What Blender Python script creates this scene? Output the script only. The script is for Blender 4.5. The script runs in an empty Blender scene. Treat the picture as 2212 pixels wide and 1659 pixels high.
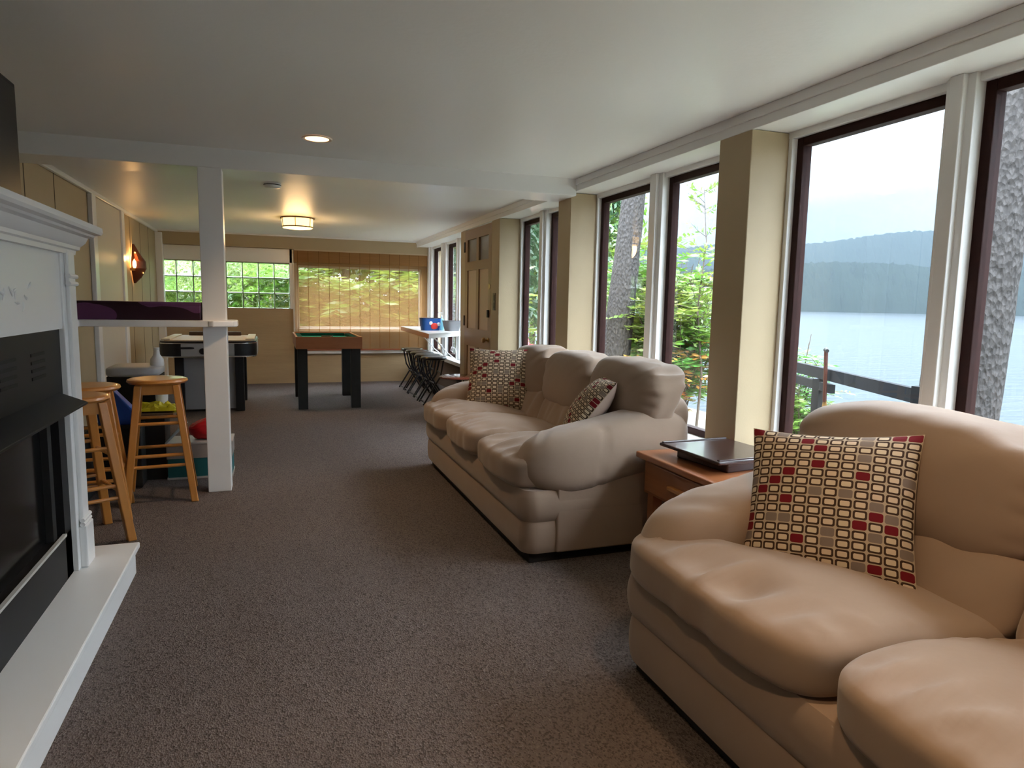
import bpy, bmesh, math, random
import numpy as np
from mathutils import Vector, Matrix, noise

random.seed(7)
PI = math.pi
SC = bpy.context.scene
COL = SC.collection

# ------------------------------------------------------------------ camera
EYE = 1.29
FPX = 1460.0
yaw, pitch, roll = 0.342, -0.1192, 0.0186
fw = Vector((math.sin(yaw) * math.cos(pitch), math.cos(yaw) * math.cos(pitch), math.sin(pitch)))
rt0 = Vector((math.cos(yaw), -math.sin(yaw), 0)); up0 = rt0.cross(fw)
rt = math.cos(roll) * rt0 + math.sin(roll) * up0
up = -math.sin(roll) * rt0 + math.cos(roll) * up0
cam_d = bpy.data.cameras.new('camera'); cam = bpy.data.objects.new('camera', cam_d); COL.objects.link(cam)
cam_d.sensor_fit = 'HORIZONTAL'; cam_d.sensor_width = 36.0; cam_d.lens = FPX * 36.0 / 2212.0
cam_d.clip_start = 0.05; cam_d.clip_end = 6000
cam.matrix_world = Matrix(((rt.x, up.x, -fw.x, 0), (rt.y, up.y, -fw.y, 0), (rt.z, up.z, -fw.z, EYE), (0, 0, 0, 1)))
SC.camera = cam

# ------------------------------------------------------------------ view, sky
SC.view_settings.view_transform = 'Standard'; SC.view_settings.look = 'None'
SC.view_settings.gamma = 1.0; SC.view_settings.use_curve_mapping = False
SC.view_settings.exposure = 0.62
SKY = 19.5            # radiance of the overcast sky at the zenith
CAN_W = 30.0         # watts of a recessed ceiling lamp
wd = bpy.data.worlds.new('overcast'); SC.world = wd; wd.use_nodes = True
nt = wd.node_tree; nt.nodes.clear()
wo = nt.nodes.new('ShaderNodeOutputWorld'); bg = nt.nodes.new('ShaderNodeBackground')
tc = nt.nodes.new('ShaderNodeTexCoord'); sp = nt.nodes.new('ShaderNodeSeparateXYZ')
mr = nt.nodes.new('ShaderNodeMapRange'); mr.inputs[1].default_value = 0; mr.inputs[2].default_value = 1
mr.inputs[3].default_value = SKY / 3; mr.inputs[4].default_value = SKY
bg.inputs[0].default_value = (0.79, 0.895, 1.0, 1)
nt.links.new(tc.outputs['Generated'], sp.inputs[0]); nt.links.new(sp.outputs[2], mr.inputs[0])
nt.links.new(mr.outputs[0], bg.inputs[1]); nt.links.new(bg.outputs[0], wo.inputs[0])

# ------------------------------------------------------------------ materials
MATS = {}
def mat(name, col, rough=0.6, metal=0.0, var=0.0, vscale=8.0, bump=0.0, bscale=60.0, stretch=None, spec=0.5,
        sheen=0.0, emit=None, estr=0.0, col2=None, coat=0.0, trans=0.0):
    if name in MATS: return MATS[name]
    m = bpy.data.materials.new(name); m.use_nodes = True
    t = m.node_tree; b = t.nodes['Principled BSDF']
    b.inputs['Base Color'].default_value = (*col, 1); b.inputs['Roughness'].default_value = rough
    b.inputs['Metallic'].default_value = metal; b.inputs['Specular IOR Level'].default_value = spec
    if sheen: b.inputs['Sheen Weight'].default_value = sheen
    if coat: b.inputs['Coat Weight'].default_value = coat
    if trans: b.inputs['Transmission Weight'].default_value = trans
    if emit: b.inputs['Emission Color'].default_value = (*emit, 1); b.inputs['Emission Strength'].default_value = estr
    if var or bump:
        tcn = t.nodes.new('ShaderNodeTexCoord'); mp = t.nodes.new('ShaderNodeMapping')
        if stretch: mp.inputs['Scale'].default_value = stretch
        t.links.new(tcn.outputs['Object'], mp.inputs[0])
    if var:
        n = t.nodes.new('ShaderNodeTexNoise'); n.inputs['Scale'].default_value = vscale; n.inputs['Detail'].default_value = 5
        r = t.nodes.new('ShaderNodeMix'); r.data_type = 'RGBA'
        c2 = col2 or tuple(c * (1 - var) for c in col)
        r.inputs[6].default_value = (*col, 1); r.inputs[7].default_value = (*c2, 1)
        t.links.new(mp.outputs[0], n.inputs['Vector']); t.links.new(n.outputs['Fac'], r.inputs[0])
        t.links.new(r.outputs[2], b.inputs['Base Color'])
    if bump:
        n = t.nodes.new('ShaderNodeTexNoise'); n.inputs['Scale'].default_value = bscale; n.inputs['Detail'].default_value = 4
        bp = t.nodes.new('ShaderNodeBump'); bp.inputs['Strength'].default_value = bump; bp.inputs['Distance'].default_value = 0.02
        t.links.new(mp.outputs[0], n.inputs['Vector']); t.links.new(n.outputs['Fac'], bp.inputs['Height'])
        t.links.new(bp.outputs[0], b.inputs['Normal'])
    MATS[name] = m
    return m

def N(t, typ, **kw):
    n = t.nodes.new(typ)
    for k, v in kw.items(): setattr(n, k, v)
    return n
def math_node(t, op, a, b=None, clamp=False):
    n = t.nodes.new('ShaderNodeMath'); n.operation = op; n.use_clamp = clamp
    for i, v in enumerate((a, b)):
        if v is None: continue
        if isinstance(v, (int, float)): n.inputs[i].default_value = v
        else: t.links.new(v, n.inputs[i])
    return n.outputs[0]
def mixc(t, fac, a, b):
    n = t.nodes.new('ShaderNodeMix'); n.data_type = 'RGBA'
    for i, v in ((0, fac), (6, a), (7, b)):
        if isinstance(v, tuple): n.inputs[i].default_value = (*v, 1)
        elif isinstance(v, (int, float)): n.inputs[i].default_value = v
        else: t.links.new(v, n.inputs[i])
    return n.outputs[2]

def carpet_mat():
    m = bpy.data.materials.new('carpet'); m.use_nodes = True; t = m.node_tree; b = t.nodes['Principled BSDF']
    tcn = N(t, 'ShaderNodeTexCoord')
    v = N(t, 'ShaderNodeTexVoronoi'); v.inputs['Scale'].default_value = 190
    mp = N(t, 'ShaderNodeMapping'); mp.inputs['Rotation'].default_value = (0, 0, 0.35); mp.inputs['Scale'].default_value = (1, 0.75, 1)
    t.links.new(tcn.outputs['Object'], mp.inputs[0]); t.links.new(mp.outputs[0], v.inputs['Vector'])
    n = N(t, 'ShaderNodeTexNoise'); n.inputs['Scale'].default_value = 1.1; n.inputs['Detail'].default_value = 4
    t.links.new(tcn.outputs['Object'], n.inputs['Vector'])
    n2 = N(t, 'ShaderNodeTexNoise'); n2.inputs['Scale'].default_value = 75; n2.inputs['Detail'].default_value = 2
    t.links.new(mp.outputs[0], n2.inputs['Vector'])
    c = mixc(t, n.outputs['Fac'], (0.165, 0.128, 0.112), (0.13, 0.11, 0.104))
    sepc = N(t, 'ShaderNodeSeparateColor'); t.links.new(v.outputs['Color'], sepc.inputs[0])
    lightf = math_node(t, 'GREATER_THAN', sepc.outputs[0], 0.88)
    darkf = math_node(t, 'LESS_THAN', sepc.outputs[1], 0.25)
    c = mixc(t, math_node(t, 'MULTIPLY', lightf, 0.30), c, (0.24, 0.2, 0.18))
    c = mixc(t, math_node(t, 'MULTIPLY', darkf, 0.55), c, (0.035, 0.03, 0.03))
    wv = math_node(t, 'MULTIPLY', math_node(t, 'SUBTRACT', n2.outputs['Fac'], 0.5), 1.2)
    c = mixc(t, math_node(t, 'MAXIMUM', wv, 0.0), c, (0.03, 0.026, 0.024))
    t.links.new(c, b.inputs['Base Color']); b.inputs['Roughness'].default_value = 0.95; b.inputs['Specular IOR Level'].default_value = 0.15
    bp = N(t, 'ShaderNodeBump'); bp.inputs['Strength'].default_value = 0.6; bp.inputs['Distance'].default_value = 0.006
    t.links.new(v.outputs['Distance'], bp.inputs['Height']); t.links.new(bp.outputs[0], b.inputs['Normal'])
    return m

def pane_mat():
    m = bpy.data.materials.new('window glass'); m.use_nodes = True; t = m.node_tree; t.nodes.clear()
    o = N(t, 'ShaderNodeOutputMaterial'); mx = N(t, 'ShaderNodeMixShader'); tr = N(t, 'ShaderNodeBsdfTransparent')
    g = N(t, 'ShaderNodeBsdfGlossy'); g.inputs['Roughness'].default_value = 0.0
    lw = N(t, 'ShaderNodeLayerWeight'); lw.inputs['Blend'].default_value = 0.5
    f = math_node(t, 'ADD', math_node(t, 'MULTIPLY', math_node(t, 'POWER', lw.outputs['Facing'], 5.0), 0.9), 0.035)
    tr.inputs[0].default_value = (0.985, 0.99, 0.99, 1)
    t.links.new(f, mx.inputs[0]); t.links.new(tr.outputs[0], mx.inputs[1]); t.links.new(g.outputs[0], mx.inputs[2])
    t.links.new(mx.outputs[0], o.inputs[0])
    return m

def block_glass_mat():
    m = bpy.data.materials.new('glass block'); m.use_nodes = True; t = m.node_tree; t.nodes.clear()
    o = N(t, 'ShaderNodeOutputMaterial'); g = N(t, 'ShaderNodeBsdfGlass'); g.inputs['IOR'].default_value = 1.35
    g.inputs['Color'].default_value = (0.93, 1.0, 0.95, 1)
    tcn = N(t, 'ShaderNodeTexCoord'); n = N(t, 'ShaderNodeTexNoise'); n.inputs['Scale'].default_value = 9; n.inputs['Detail'].default_value = 1
    bp = N(t, 'ShaderNodeBump'); bp.inputs['Strength'].default_value = 0.55; bp.inputs['Distance'].default_value = 0.05
    t.links.new(tcn.outputs['Object'], n.inputs['Vector']); t.links.new(n.outputs['Fac'], bp.inputs['Height']); t.links.new(bp.outputs[0], g.inputs['Normal'])
    tr = N(t, 'ShaderNodeBsdfTransparent'); mx = N(t, 'ShaderNodeMixShader'); mx.inputs[0].default_value = 0.3
    t.links.new(g.outputs[0], mx.inputs[1]); t.links.new(tr.outputs[0], mx.inputs[2])
    t.links.new(mx.outputs[0], o.inputs[0])
    return m

def bamboo_mat(name, open_):
    m = bpy.data.materials.new(name); m.use_nodes = True; t = m.node_tree; t.nodes.clear()
    o = N(t, 'ShaderNodeOutputMaterial'); d = N(t, 'ShaderNodeBsdfDiffuse'); tl = N(t, 'ShaderNodeBsdfTranslucent'); tr = N(t, 'ShaderNodeBsdfTransparent')
    tcn = N(t, 'ShaderNodeTexCoord'); mp = N(t, 'ShaderNodeMapping'); mp.inputs['Scale'].default_value = (1.5, 1, 160)
    n = N(t, 'ShaderNodeTexNoise'); n.inputs['Scale'].default_value = 2.0; n.inputs['Detail'].default_value = 3
    t.links.new(tcn.outputs['Object'], mp.inputs[0]); t.links.new(mp.outputs[0], n.inputs['Vector'])
    c = mixc(t, n.outputs['Fac'], (0.42, 0.22, 0.08), (0.66, 0.40, 0.18))
    sx = N(t, 'ShaderNodeSeparateXYZ'); t.links.new(tcn.outputs['Object'], sx.inputs[0])
    st = math_node(t, 'LESS_THAN', math_node(t, 'ABSOLUTE', math_node(t, 'SUBTRACT', math_node(t, 'FRACT', math_node(t, 'MULTIPLY', sx.outputs[0], 6.5)), 0.5)), 0.018)
    c = mixc(t, math_node(t, 'MULTIPLY', st, 0.75), c, (0.12, 0.06, 0.02))
    t.links.new(c, d.inputs[0]); t.links.new(c, tl.inputs[0])
    m1 = N(t, 'ShaderNodeMixShader'); m1.inputs[0].default_value = 0.55
    t.links.new(d.outputs[0], m1.inputs[1]); t.links.new(tl.outputs[0], m1.inputs[2])
    m2 = N(t, 'ShaderNodeMixShader')
    fac = math_node(t, 'MULTIPLY', math_node(t, 'SUBTRACT', 1.0, st), open_)
    t.links.new(fac, m2.inputs[0]); t.links.new(m1.outputs[0], m2.inputs[1]); t.links.new(tr.outputs[0], m2.inputs[2])
    t.links.new(m2.outputs[0], o.inputs[0])
    return m

def pillow_mat():
    m = bpy.data.materials.new('link pattern cotton'); m.use_nodes = True; t = m.node_tree; b = t.nodes['Principled BSDF']
    uv = N(t, 'ShaderNodeUVMap'); uv.uv_map = 'UVMap'
    s = N(t, 'ShaderNodeSeparateXYZ'); t.links.new(uv.outputs[0], s.inputs[0])
    u = math_node(t, 'MULTIPLY', s.outputs[0], 12.0); v = math_node(t, 'MULTIPLY', s.outputs[1], 17.0)
    fu, fv = math_node(t, 'FLOOR', u), math_node(t, 'FLOOR', v)
    x = math_node(t, 'ABSOLUTE', math_node(t, 'SUBTRACT', math_node(t, 'FRACT', u), 0.5))
    y = math_node(t, 'ABSOLUTE', math_node(t, 'SUBTRACT', math_node(t, 'FRACT', v), 0.5))
    # rounded box distance, cell 1.4 : 1
    def rbox(hx, hy, r):
        dx = math_node(t, 'MAXIMUM', math_node(t, 'SUBTRACT', math_node(t, 'MULTIPLY', x, 1.4), hx - r), 0.0)
        dy = math_node(t, 'MAXIMUM', math_node(t, 'SUBTRACT', y, hy - r), 0.0)
        d = math_node(t, 'SQRT', math_node(t, 'ADD', math_node(t, 'MULTIPLY', dx, dx), math_node(t, 'MULTIPLY', dy, dy)))
        return math_node(t, 'LESS_THAN', d, r)
    outer, inner = rbox(0.63, 0.44, 0.22), rbox(0.44, 0.26, 0.13)
    cv = N(t, 'ShaderNodeCombineXYZ'); t.links.new(fu, cv.inputs[0]); t.links.new(fv, cv.inputs[1])
    wn = N(t, 'ShaderNodeTexWhiteNoise'); wn.noise_dimensions = '2D'; t.links.new(cv.outputs[0], wn.inputs['Vector'])
    red = math_node(t, 'LESS_THAN', wn.outputs['Value'], 0.12); tau = math_node(t, 'GREATER_THAN', wn.outputs['Value'], 0.87)
    solid = math_node(t, 'MAXIMUM', red, tau)
    lit = mixc(t, wn.outputs['Color'], (0.62, 0.52, 0.36), (0.66, 0.50, 0.36))
    ring = mixc(t, inner, (0.055, 0.03, 0.02), lit)
    sol = mixc(t, red, (0.22, 0.17, 0.14), (0.16, 0.008, 0.014))
    cell = mixc(t, solid, ring, sol)
    c = mixc(t, outer, (0.46, 0.36, 0.25), cell)
    t.links.new(c, b.inputs['Base Color']); b.inputs['Roughness'].default_value = 0.85; b.inputs['Specular IOR Level'].default_value = 0.2
    return m

def wood_mat(name, c1, c2, rough=0.35, scale=(1, 1, 12), coat=0.2):
    m = bpy.data.materials.new(name); m.use_nodes = True; t = m.node_tree; b = t.nodes['Principled BSDF']
    tcn = N(t, 'ShaderNodeTexCoord'); mp = N(t, 'ShaderNodeMapping'); mp.inputs['Scale'].default_value = scale
    n = N(t, 'ShaderNodeTexNoise'); n.inputs['Scale'].default_value = 4; n.inputs['Detail'].default_value = 6; n.inputs['Distortion'].default_value = 0.6
    t.links.new(tcn.outputs['Object'], mp.inputs[0]); t.links.new(mp.outputs[0], n.inputs['Vector'])
    t.links.new(mixc(t, n.outputs['Fac'], c1, c2), b.inputs['Base Color'])
    b.inputs['Roughness'].default_value = rough; b.inputs['Coat Weight'].default_value = coat
    MATS[name] = m
    return m

WHITE = mat('white gloss paint', (0.85, 0.85, 0.84), 0.3)
CEIL = mat('ceiling paint', (0.86, 0.86, 0.84), 0.42, bump=0.05, bscale=40)
TAN = mat('tan paint', (0.46, 0.36, 0.22), 0.55, var=0.12, vscale=3, bump=0.04, bscale=90)
TANB = mat('tan plaster', (0.50, 0.36, 0.20), 0.6, var=0.2, vscale=5, bump=0.15, bscale=14, stretch=(0.4, 1, 3))
BROWNW = mat('dark brown lower wall', (0.16, 0.10, 0.065), 0.6)  # one dark brown for the wall below the window sills
SASH = mat('dark stained sash', (0.030, 0.008, 0.006), 0.6, var=0.4, vscale=20, spec=0.15)
DOORB = mat('brown door paint', (0.30, 0.185, 0.10), 0.4)
DOORP = mat('pinkish tan panel paint', (0.52, 0.38, 0.27), 0.45)
SHADE_DOOR = mat('shaded white door paint', (0.62, 0.57, 0.49), 0.45)  # white door; the shade on it is put into the colour as taupe
BLACK = mat('black metal', (0.010, 0.010, 0.013), 0.42, spec=0.3)
BLACKM = mat('matt black', (0.010, 0.010, 0.011), 0.7)
CHARC = mat('charcoal steel', (0.010, 0.010, 0.012), 0.5, spec=0.3, var=0.3, vscale=6)
SOFA = mat('tan microfibre', (0.35, 0.248, 0.18), 0.8, var=0.14, vscale=5, sheen=0.25, spec=0.2, bump=0.12, bscale=7)
OAK = wood_mat('honey oak', (0.46, 0.17, 0.03), (0.60, 0.27, 0.06), 0.32, (9, 9, 1.2), 0.4)
CHERRY = wood_mat('cherry wood', (0.30, 0.095, 0.035), (0.42, 0.16, 0.06), 0.28, (10, 1, 10), 0.3)
ORANGEW = wood_mat('orange table wood', (0.32, 0.10, 0.025), (0.42, 0.15, 0.045), 0.4, (1, 10, 10), 0.1)
MAHOG = mat('dark mahogany', (0.028, 0.010, 0.009), 0.3, coat=0.3)
BAIZE = mat('green baize', (0.0, 0.24, 0.17), 0.9, spec=0.1)
BAIZED = mat('dark green baize', (0.0, 0.05, 0.035), 0.9, spec=0.1)
CHROME = mat('chrome', (0.75, 0.75, 0.75), 0.2, metal=1.0)
GREYP = mat('grey laminate', (0.34, 0.33, 0.32), 0.5)
BRASS = mat('brass', (0.45, 0.28, 0.12), 0.3, metal=1.0)
CARPET = carpet_mat(); PANE = pane_mat(); BLOCKG = block_glass_mat(); PILLOW = pillow_mat()

# ------------------------------------------------------------------ mesh helpers
class MB:
    def __init__(s): s.v = []; s.f = []; s.uv = []
    def _add(s, vs, fs, uv=None):
        k = len(s.v); s.v += [tuple(p) for p in vs]; s.f += [tuple(i + k for i in f) for f in fs]
        s.uv += uv if uv else [(0, 0)] * len(vs)
        return s
    def box(s, x0, x1, y0, y1, z0, z1, M=None):
        vs = [Vector((x, y, z)) for z in (z0, z1) for y in (y0, y1) for x in (x0, x1)]
        if M: vs = [M @ p for p in vs]
        return s._add(vs, [(0, 2, 3, 1), (4, 5, 7, 6), (0, 1, 5, 4), (2, 6, 7, 3), (0, 4, 6, 2), (1, 3, 7, 5)])
    def prism(s, pts, z0, z1, axis='z', M=None):
        """polygon pts extruded; axis names the extrusion axis. z: (x,y)  x: (y,z)  y: (x,z)"""
        n = len(pts)
        def mk(p, h): return Vector((p[0], p[1], h)) if axis == 'z' else (Vector((h, p[0], p[1])) if axis == 'x' else Vector((p[0], h, p[1])))
        vs = [mk(p, h) for h in (z0, z1) for p in pts]
        if M: vs = [M @ p for p in vs]
        return s._add(vs, [tuple(range(n))[::-1], tuple(range(n, 2 * n))] + [(i, (i + 1) % n, n + (i + 1) % n, n + i) for i in range(n)])
    def tube(s, pts, r, seg=10, cap=True, flat=1.0):
        pts = [Vector(p) for p in pts]; n = len(pts); rs = r if isinstance(r, (list, tuple)) else [r] * n
        vs = []; fs = []; prev = None
        for i, p in enumerate(pts):
            d = (pts[min(i + 1, n - 1)] - pts[max(i - 1, 0)]).normalized()
            if prev is None:
                a = d.cross(Vector((0, 0, 1)));  a = a if a.length > 0.01 else d.cross(Vector((1, 0, 0)))
                a.normalize()
            else: a = (prev - d * prev.dot(d)).normalized()
            prev = a; b = d.cross(a)
            vs += [p + rs[i] * (math.cos(2 * PI * k / seg) * a + flat * math.sin(2 * PI * k / seg) * b) for k in range(seg)]
        for i in range(n - 1):
            fs += [(i * seg + k, i * seg + (k + 1) % seg, (i + 1) * seg + (k + 1) % seg, (i + 1) * seg + k) for k in range(seg)]
        if cap: fs += [tuple(range(seg))[::-1], tuple(range((n - 1) * seg, n * seg))]
        return s._add(vs, fs)
    def bar(s, a, b, w, t):
        """square bar from a to b, w x t"""
        a, b = Vector(a), Vector(b); d = (b - a).normalized()
        p = d.cross(Vector((0, 0, 1))); p = p if p.length > 0.05 else Vector((1, 0, 0)).cross(d) * -1
        p = p.normalized(); q = d.cross(p).normalized()
        vs = [c + i * w / 2 * p + j * t / 2 * q for c in (a, b) for i, j in ((-1, -1), (1, -1), (1, 1), (-1, 1))]
        return s._add(vs, [(3, 2, 1, 0), (4, 5, 6, 7)] + [(i, (i + 1) % 4, 4 + (i + 1) % 4, 4 + i) for i in range(4)])
    def lathe(s, prof, c=(0, 0, 0), seg=24, a0=0, a1=2 * PI):
        full = abs(a1 - a0 - 2 * PI) < 1e-6; m = seg if full else seg + 1; n = len(prof)
        vs = [(c[0] + r * math.cos(a0 + (a1 - a0) * k / seg), c[1] + r * math.sin(a0 + (a1 - a0) * k / seg), c[2] + z) for (r, z) in prof for k in range(m)]
        fs = [(i * m + k, i * m + (k + 1) % m, (i + 1) * m + (k + 1) % m, (i + 1) * m + k) for i in range(n - 1) for k in range(seg)]
        return s._add(vs, fs)
    def build(s, name, m, parent=None, smooth=False, bevel=0.0, seg=2, loc=None, uv=False, kind=None, angle=40):
        me = bpy.data.meshes.new(name); me.from_pydata(s.v, [], s.f); me.materials.append(m)
        if uv:
            l = me.uv_layers.new(name='UVMap')
            idx = np.empty(len(me.loops), dtype=np.int32); me.loops.foreach_get('vertex_index', idx)
            l.data.foreach_set('uv', np.array(s.uv, dtype=np.float32)[idx].ravel())
        bm = bmesh.new(); bm.from_mesh(me); bmesh.ops.remove_doubles(bm, verts=bm.verts, dist=1e-5) if not uv else None
        bmesh.ops.recalc_face_normals(bm, faces=bm.faces)
        if bevel:
            es = [e for e in bm.edges if len(e.link_faces) == 2 and e.calc_face_angle(0) > 0.6]
            bmesh.ops.bevel(bm, geom=es, offset=bevel, segments=seg, affect='EDGES', profile=0.5, clamp_overlap=True)
        bm.to_mesh(me); bm.free()
        if smooth:
            for p in me.polygons: p.use_smooth = True
            if angle < 180: me.set_sharp_from_angle(angle=math.radians(angle))
        o = bpy.data.objects.new(name, me); COL.objects.link(o)
        if parent: o.parent = parent
        if loc: o.location = loc
        if kind: o['kind'] = kind
        return o

def B(*a, **k): return MB().box(*a, **k)
def thing(name, label, cat, loc=(0, 0, 0), rz=0.0, group=None):
    o = bpy.data.objects.new(name, None); COL.objects.link(o); o.empty_display_size = 0.1
    o.location = loc; o.rotation_euler = (0, 0, rz); o['label'] = label; o['category'] = cat
    if group: o['group'] = group
    return o
def tag(o, label, cat, group=None):
    o['label'] = label; o['category'] = cat
    if group: o['group'] = group
    return o
def struct(o, label=None):
    o['kind'] = 'structure'
    if label: o['label'] = label
    return o
def sroot(name, label=None, loc=(0, 0, 0)):
    o = bpy.data.objects.new(name, None); COL.objects.link(o); o.location = loc; return struct(o, label)
def copy_tree(o, parent=None):
    c = o.copy(); COL.objects.link(c); c.parent = parent
    for ch in list(o.children): copy_tree(ch, c)
    return c
def sstep(a, b, x):
    t = max(0.0, min(1.0, (x - a) / (b - a))); return t * t * (3 - 2 * t)

def cushion(size, p=4.0, n=14, fn=None, nz=None):
    """soft rounded block (unit cube grid normalised in a p-norm); fn(u,v,w,pt) may reshape"""
    sx, sy, sz = size; nz = nz or n; mb = MB(); idx = {}; vs = []; fs = []
    def vid(a, b, c):
        k = (round(a, 5), round(b, 5), round(c, 5))
        if k not in idx:
            q = Vector(k); L = (abs(q.x) ** p + abs(q.y) ** p + abs(q.z) ** p) ** (1 / p); q = q / L
            pt = Vector((q.x * sx / 2, q.y * sy / 2, q.z * sz / 2))
            if fn: pt = fn(q.x, q.y, q.z, pt)
            idx[k] = len(vs); vs.append(pt)
        return idx[k]
    g = lambda i, m: -1 + 2 * i / m
    for sgn in (-1, 1):
        for i in range(n):
            for j in range(n):
                fs.append((vid(g(i, n), g(j, n), sgn), vid(g(i + 1, n), g(j, n), sgn), vid(g(i + 1, n), g(j + 1, n), sgn), vid(g(i, n), g(j + 1, n), sgn)))
            for j in range(nz):
                fs.append((vid(g(i, n), sgn, g(j, nz)), vid(g(i + 1, n), sgn, g(j, nz)), vid(g(i + 1, n), sgn, g(j + 1, nz)), vid(g(i, n), sgn, g(j + 1, nz))))
                fs.append((vid(sgn, g(i, n), g(j, nz)), vid(sgn, g(i + 1, n), g(j, nz)), vid(sgn, g(i + 1, n), g(j + 1, nz)), vid(sgn, g(i, n), g(j + 1, nz))))
    mb._add(vs, fs); return mb

# ================================================================== THE ROOM
ZC = 2.23            # ceiling
XL, XR = -1.52, 2.42 # left wall face, white window trim plane
XP = 2.20            # inner face of the piers
Y0, Y1 = -2.6, 10.9
struct(B(XL - 0.3, XR + 0.35, Y0 - 0.2, Y1 + 0.3, -0.12, 0).build('floor', CARPET), 'grey brown loop carpet')
struct(B(XL - 0.3, XR + 0.35, Y0 - 0.2, Y1 + 0.3, ZC, ZC + 0.15).build('ceiling', CEIL), 'smooth off-white ceiling')
struct(B(XL, XP, 4.80, 5.15, 2.105, ZC + 0.01).build('trim_1', WHITE, bevel=0.006), 'white glossy ceiling beam')

# left wall with door and casings
wl = sroot('wall_left', 'tan panelled wall')
B(XL - 0.15, XL, Y0, Y1 + 0.1, 0, ZC).build('panel_wall', TAN, wl)
DK = mat('dark groove', (0.06, 0.045, 0.03), 0.8)
for y in (6.07, 8.62, 8.95, 9.6, 10.2, 5.4, 4.4): B(XL - 0.01, XL + 0.0015, y - 0.006, y + 0.006, 0.1, ZC).build('groove', DK, wl)
B(XL, XL + 0.035, 5.15, Y1, ZC - 0.04, ZC).build('cornice', WHITE, wl, bevel=0.008)
B(XL, XL + 0.035, Y0, 4.80, ZC - 0.04, ZC).build('cornice', WHITE, wl, bevel=0.008)
d2 = sroot('door_2', 'flat white door in the left wall, its shade painted in as taupe')
B(XL, XL + 0.02, 7.17, 8.34, 0.02, ZC - 0.045).build('leaf', SHADE_DOOR, d2)
for a, b in ((7.05, 7.19), (8.32, 8.46)): B(XL, XL + 0.04, a, b, 0, ZC - 0.04).build('casing', WHITE, d2, bevel=0.006)
B(XL, XL + 0.09, Y1 - 0.14, Y1 - 0.005, 0, ZC - 0.04).build('corner_board', WHITE, wl, bevel=0.006)

# back wall: pieces round the two openings
wb = sroot('wall_back', 'tan plaster end wall')
def back(x0, x1, z0, z1, m=TANB, y0=Y1, y1=Y1 + 0.16, name='plaster', **k): return B(x0, x1, y0, y1, z0, z1).build(name, m, wb, **k)
GX0, GX1, GZ0, GZ1 = -1.505, 0.27, 1.14, 1.82
PX0, PX1, PZ0, PZ1 = 0.375, 2.30, 0.84, 1.80
back(XL - 0.1, GX0, 0, ZC); back(GX0, GX1, 0, GZ0); back(GX0, GX1, GZ1, ZC)
back(GX1, PX0, 0, ZC); back(PX0, PX1, 0, PZ0); back(PX0, PX1, PZ1, ZC); back(PX1, XR + 0.35, 0, ZC)
back(XL, XR, 2.035, ZC - 0.022, TAN, Y1 - 0.09, Y1, 'soffit_band')
back(XL, XP, ZC - 0.022, ZC, WHITE, Y1 - 0.11, Y1, 'cornice')
back(-1.43, 0.33, 1.825, 2.03, WHITE, Y1 - 0.025, Y1, 'head_board', bevel=0.004)
back(-1.505, -1.43, 1.10, 1.83, WHITE, Y1 - 0.025, Y1, 'side_board', bevel=0.004) if False else None
back(0.27, 0.312, 1.14, 2.03, WHITE, Y1 - 0.025, Y1 + 0.01, 'side_board', bevel=0.004)
back(0.312, 0.372, 0.80, 1.83, WHITE, Y1 - 0.03, Y1 + 0.02, 'window_jamb', bevel=0.004)
back(0.312, 2.33, 0.795, 0.842, WHITE, Y1 - 0.035, Y1 + 0.06, 'window_sill', bevel=0.004)
back(0.34, 2.38, 0.455, 0.50, WHITE, Y1 - 0.05, Y1, 'ledge', bevel=0.004)

# glass block window: 8 x 3 blocks, each its own part
w1 = sroot('window_1', 'glass block window in the end wall')
MORT = mat('grey mortar', (0.20, 0.24, 0.20), 0.7)
bw, bh = (GX1 - GX0) / 8, (GZ1 - GZ0) / 3
for i in range(9): B(GX0 + i * bw - 0.006, GX0 + i * bw + 0.006, Y1 + 0.015, Y1 + 0.085, GZ0, GZ1).build('mortar_joint', MORT, w1)
for j in range(4): B(GX0, GX1, Y1 + 0.016, Y1 + 0.084, GZ0 + j * bh - 0.006, GZ0 + j * bh + 0.006).build('mortar_joint', MORT, w1)
gb = None
for i in range(8):
    for j in range(3):
        if gb is None:
            gb = B(-bw / 2 + 0.005, bw / 2 - 0.005, -0.04, 0.04, -bh / 2 + 0.005, bh / 2 - 0.005).build('glass_block', BLOCKG, w1, bevel=0.018, seg=3, smooth=True); o = gb
        else:
            o = gb.copy(); COL.objects.link(o)
        o.location = (GX0 + (i + 0.5) * bw, Y1 + 0.05, GZ0 + (j + 0.5) * bh)

# picture window behind the bamboo blind
w2 = sroot('window_2', 'picture window behind the bamboo blind')
B(PX0, PX1, Y1 + 0.07, Y1 + 0.074, PZ0, PZ1).build('pane', PANE, w2)
for a in ((PX0, PX0 + 0.03, PZ0, PZ1), (PX1 - 0.03, PX1, PZ0, PZ1), (PX0, PX1, PZ0, PZ0 + 0.03), (PX0, PX1, PZ1 - 0.03, PZ1)):
    B(a[0], a[1], Y1 + 0.05, Y1 + 0.10, a[2], a[3]).build('frame', WHITE, w2)
bl = thing('bamboo_blind', 'see-through woven bamboo roll-down blind over the picture window', 'blind', (0, Y1 - 0.06, 0))
B(0.335, 2.37, -0.004, 0.0, 0.52, 2.02).build('blind_sheet', bamboo_mat('woven bamboo', 0.66), bl)
B(0.335, 2.37, -0.026, -0.022, 1.845, 2.02).build('valance', bamboo_mat('dense bamboo', 0.10), bl)
B(0.335, 2.37, -0.016, 0.004, 0.505, 0.53).build('bottom_rail', mat('reddish bamboo rail', (0.28, 0.08, 0.03), 0.5), bl)
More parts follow.
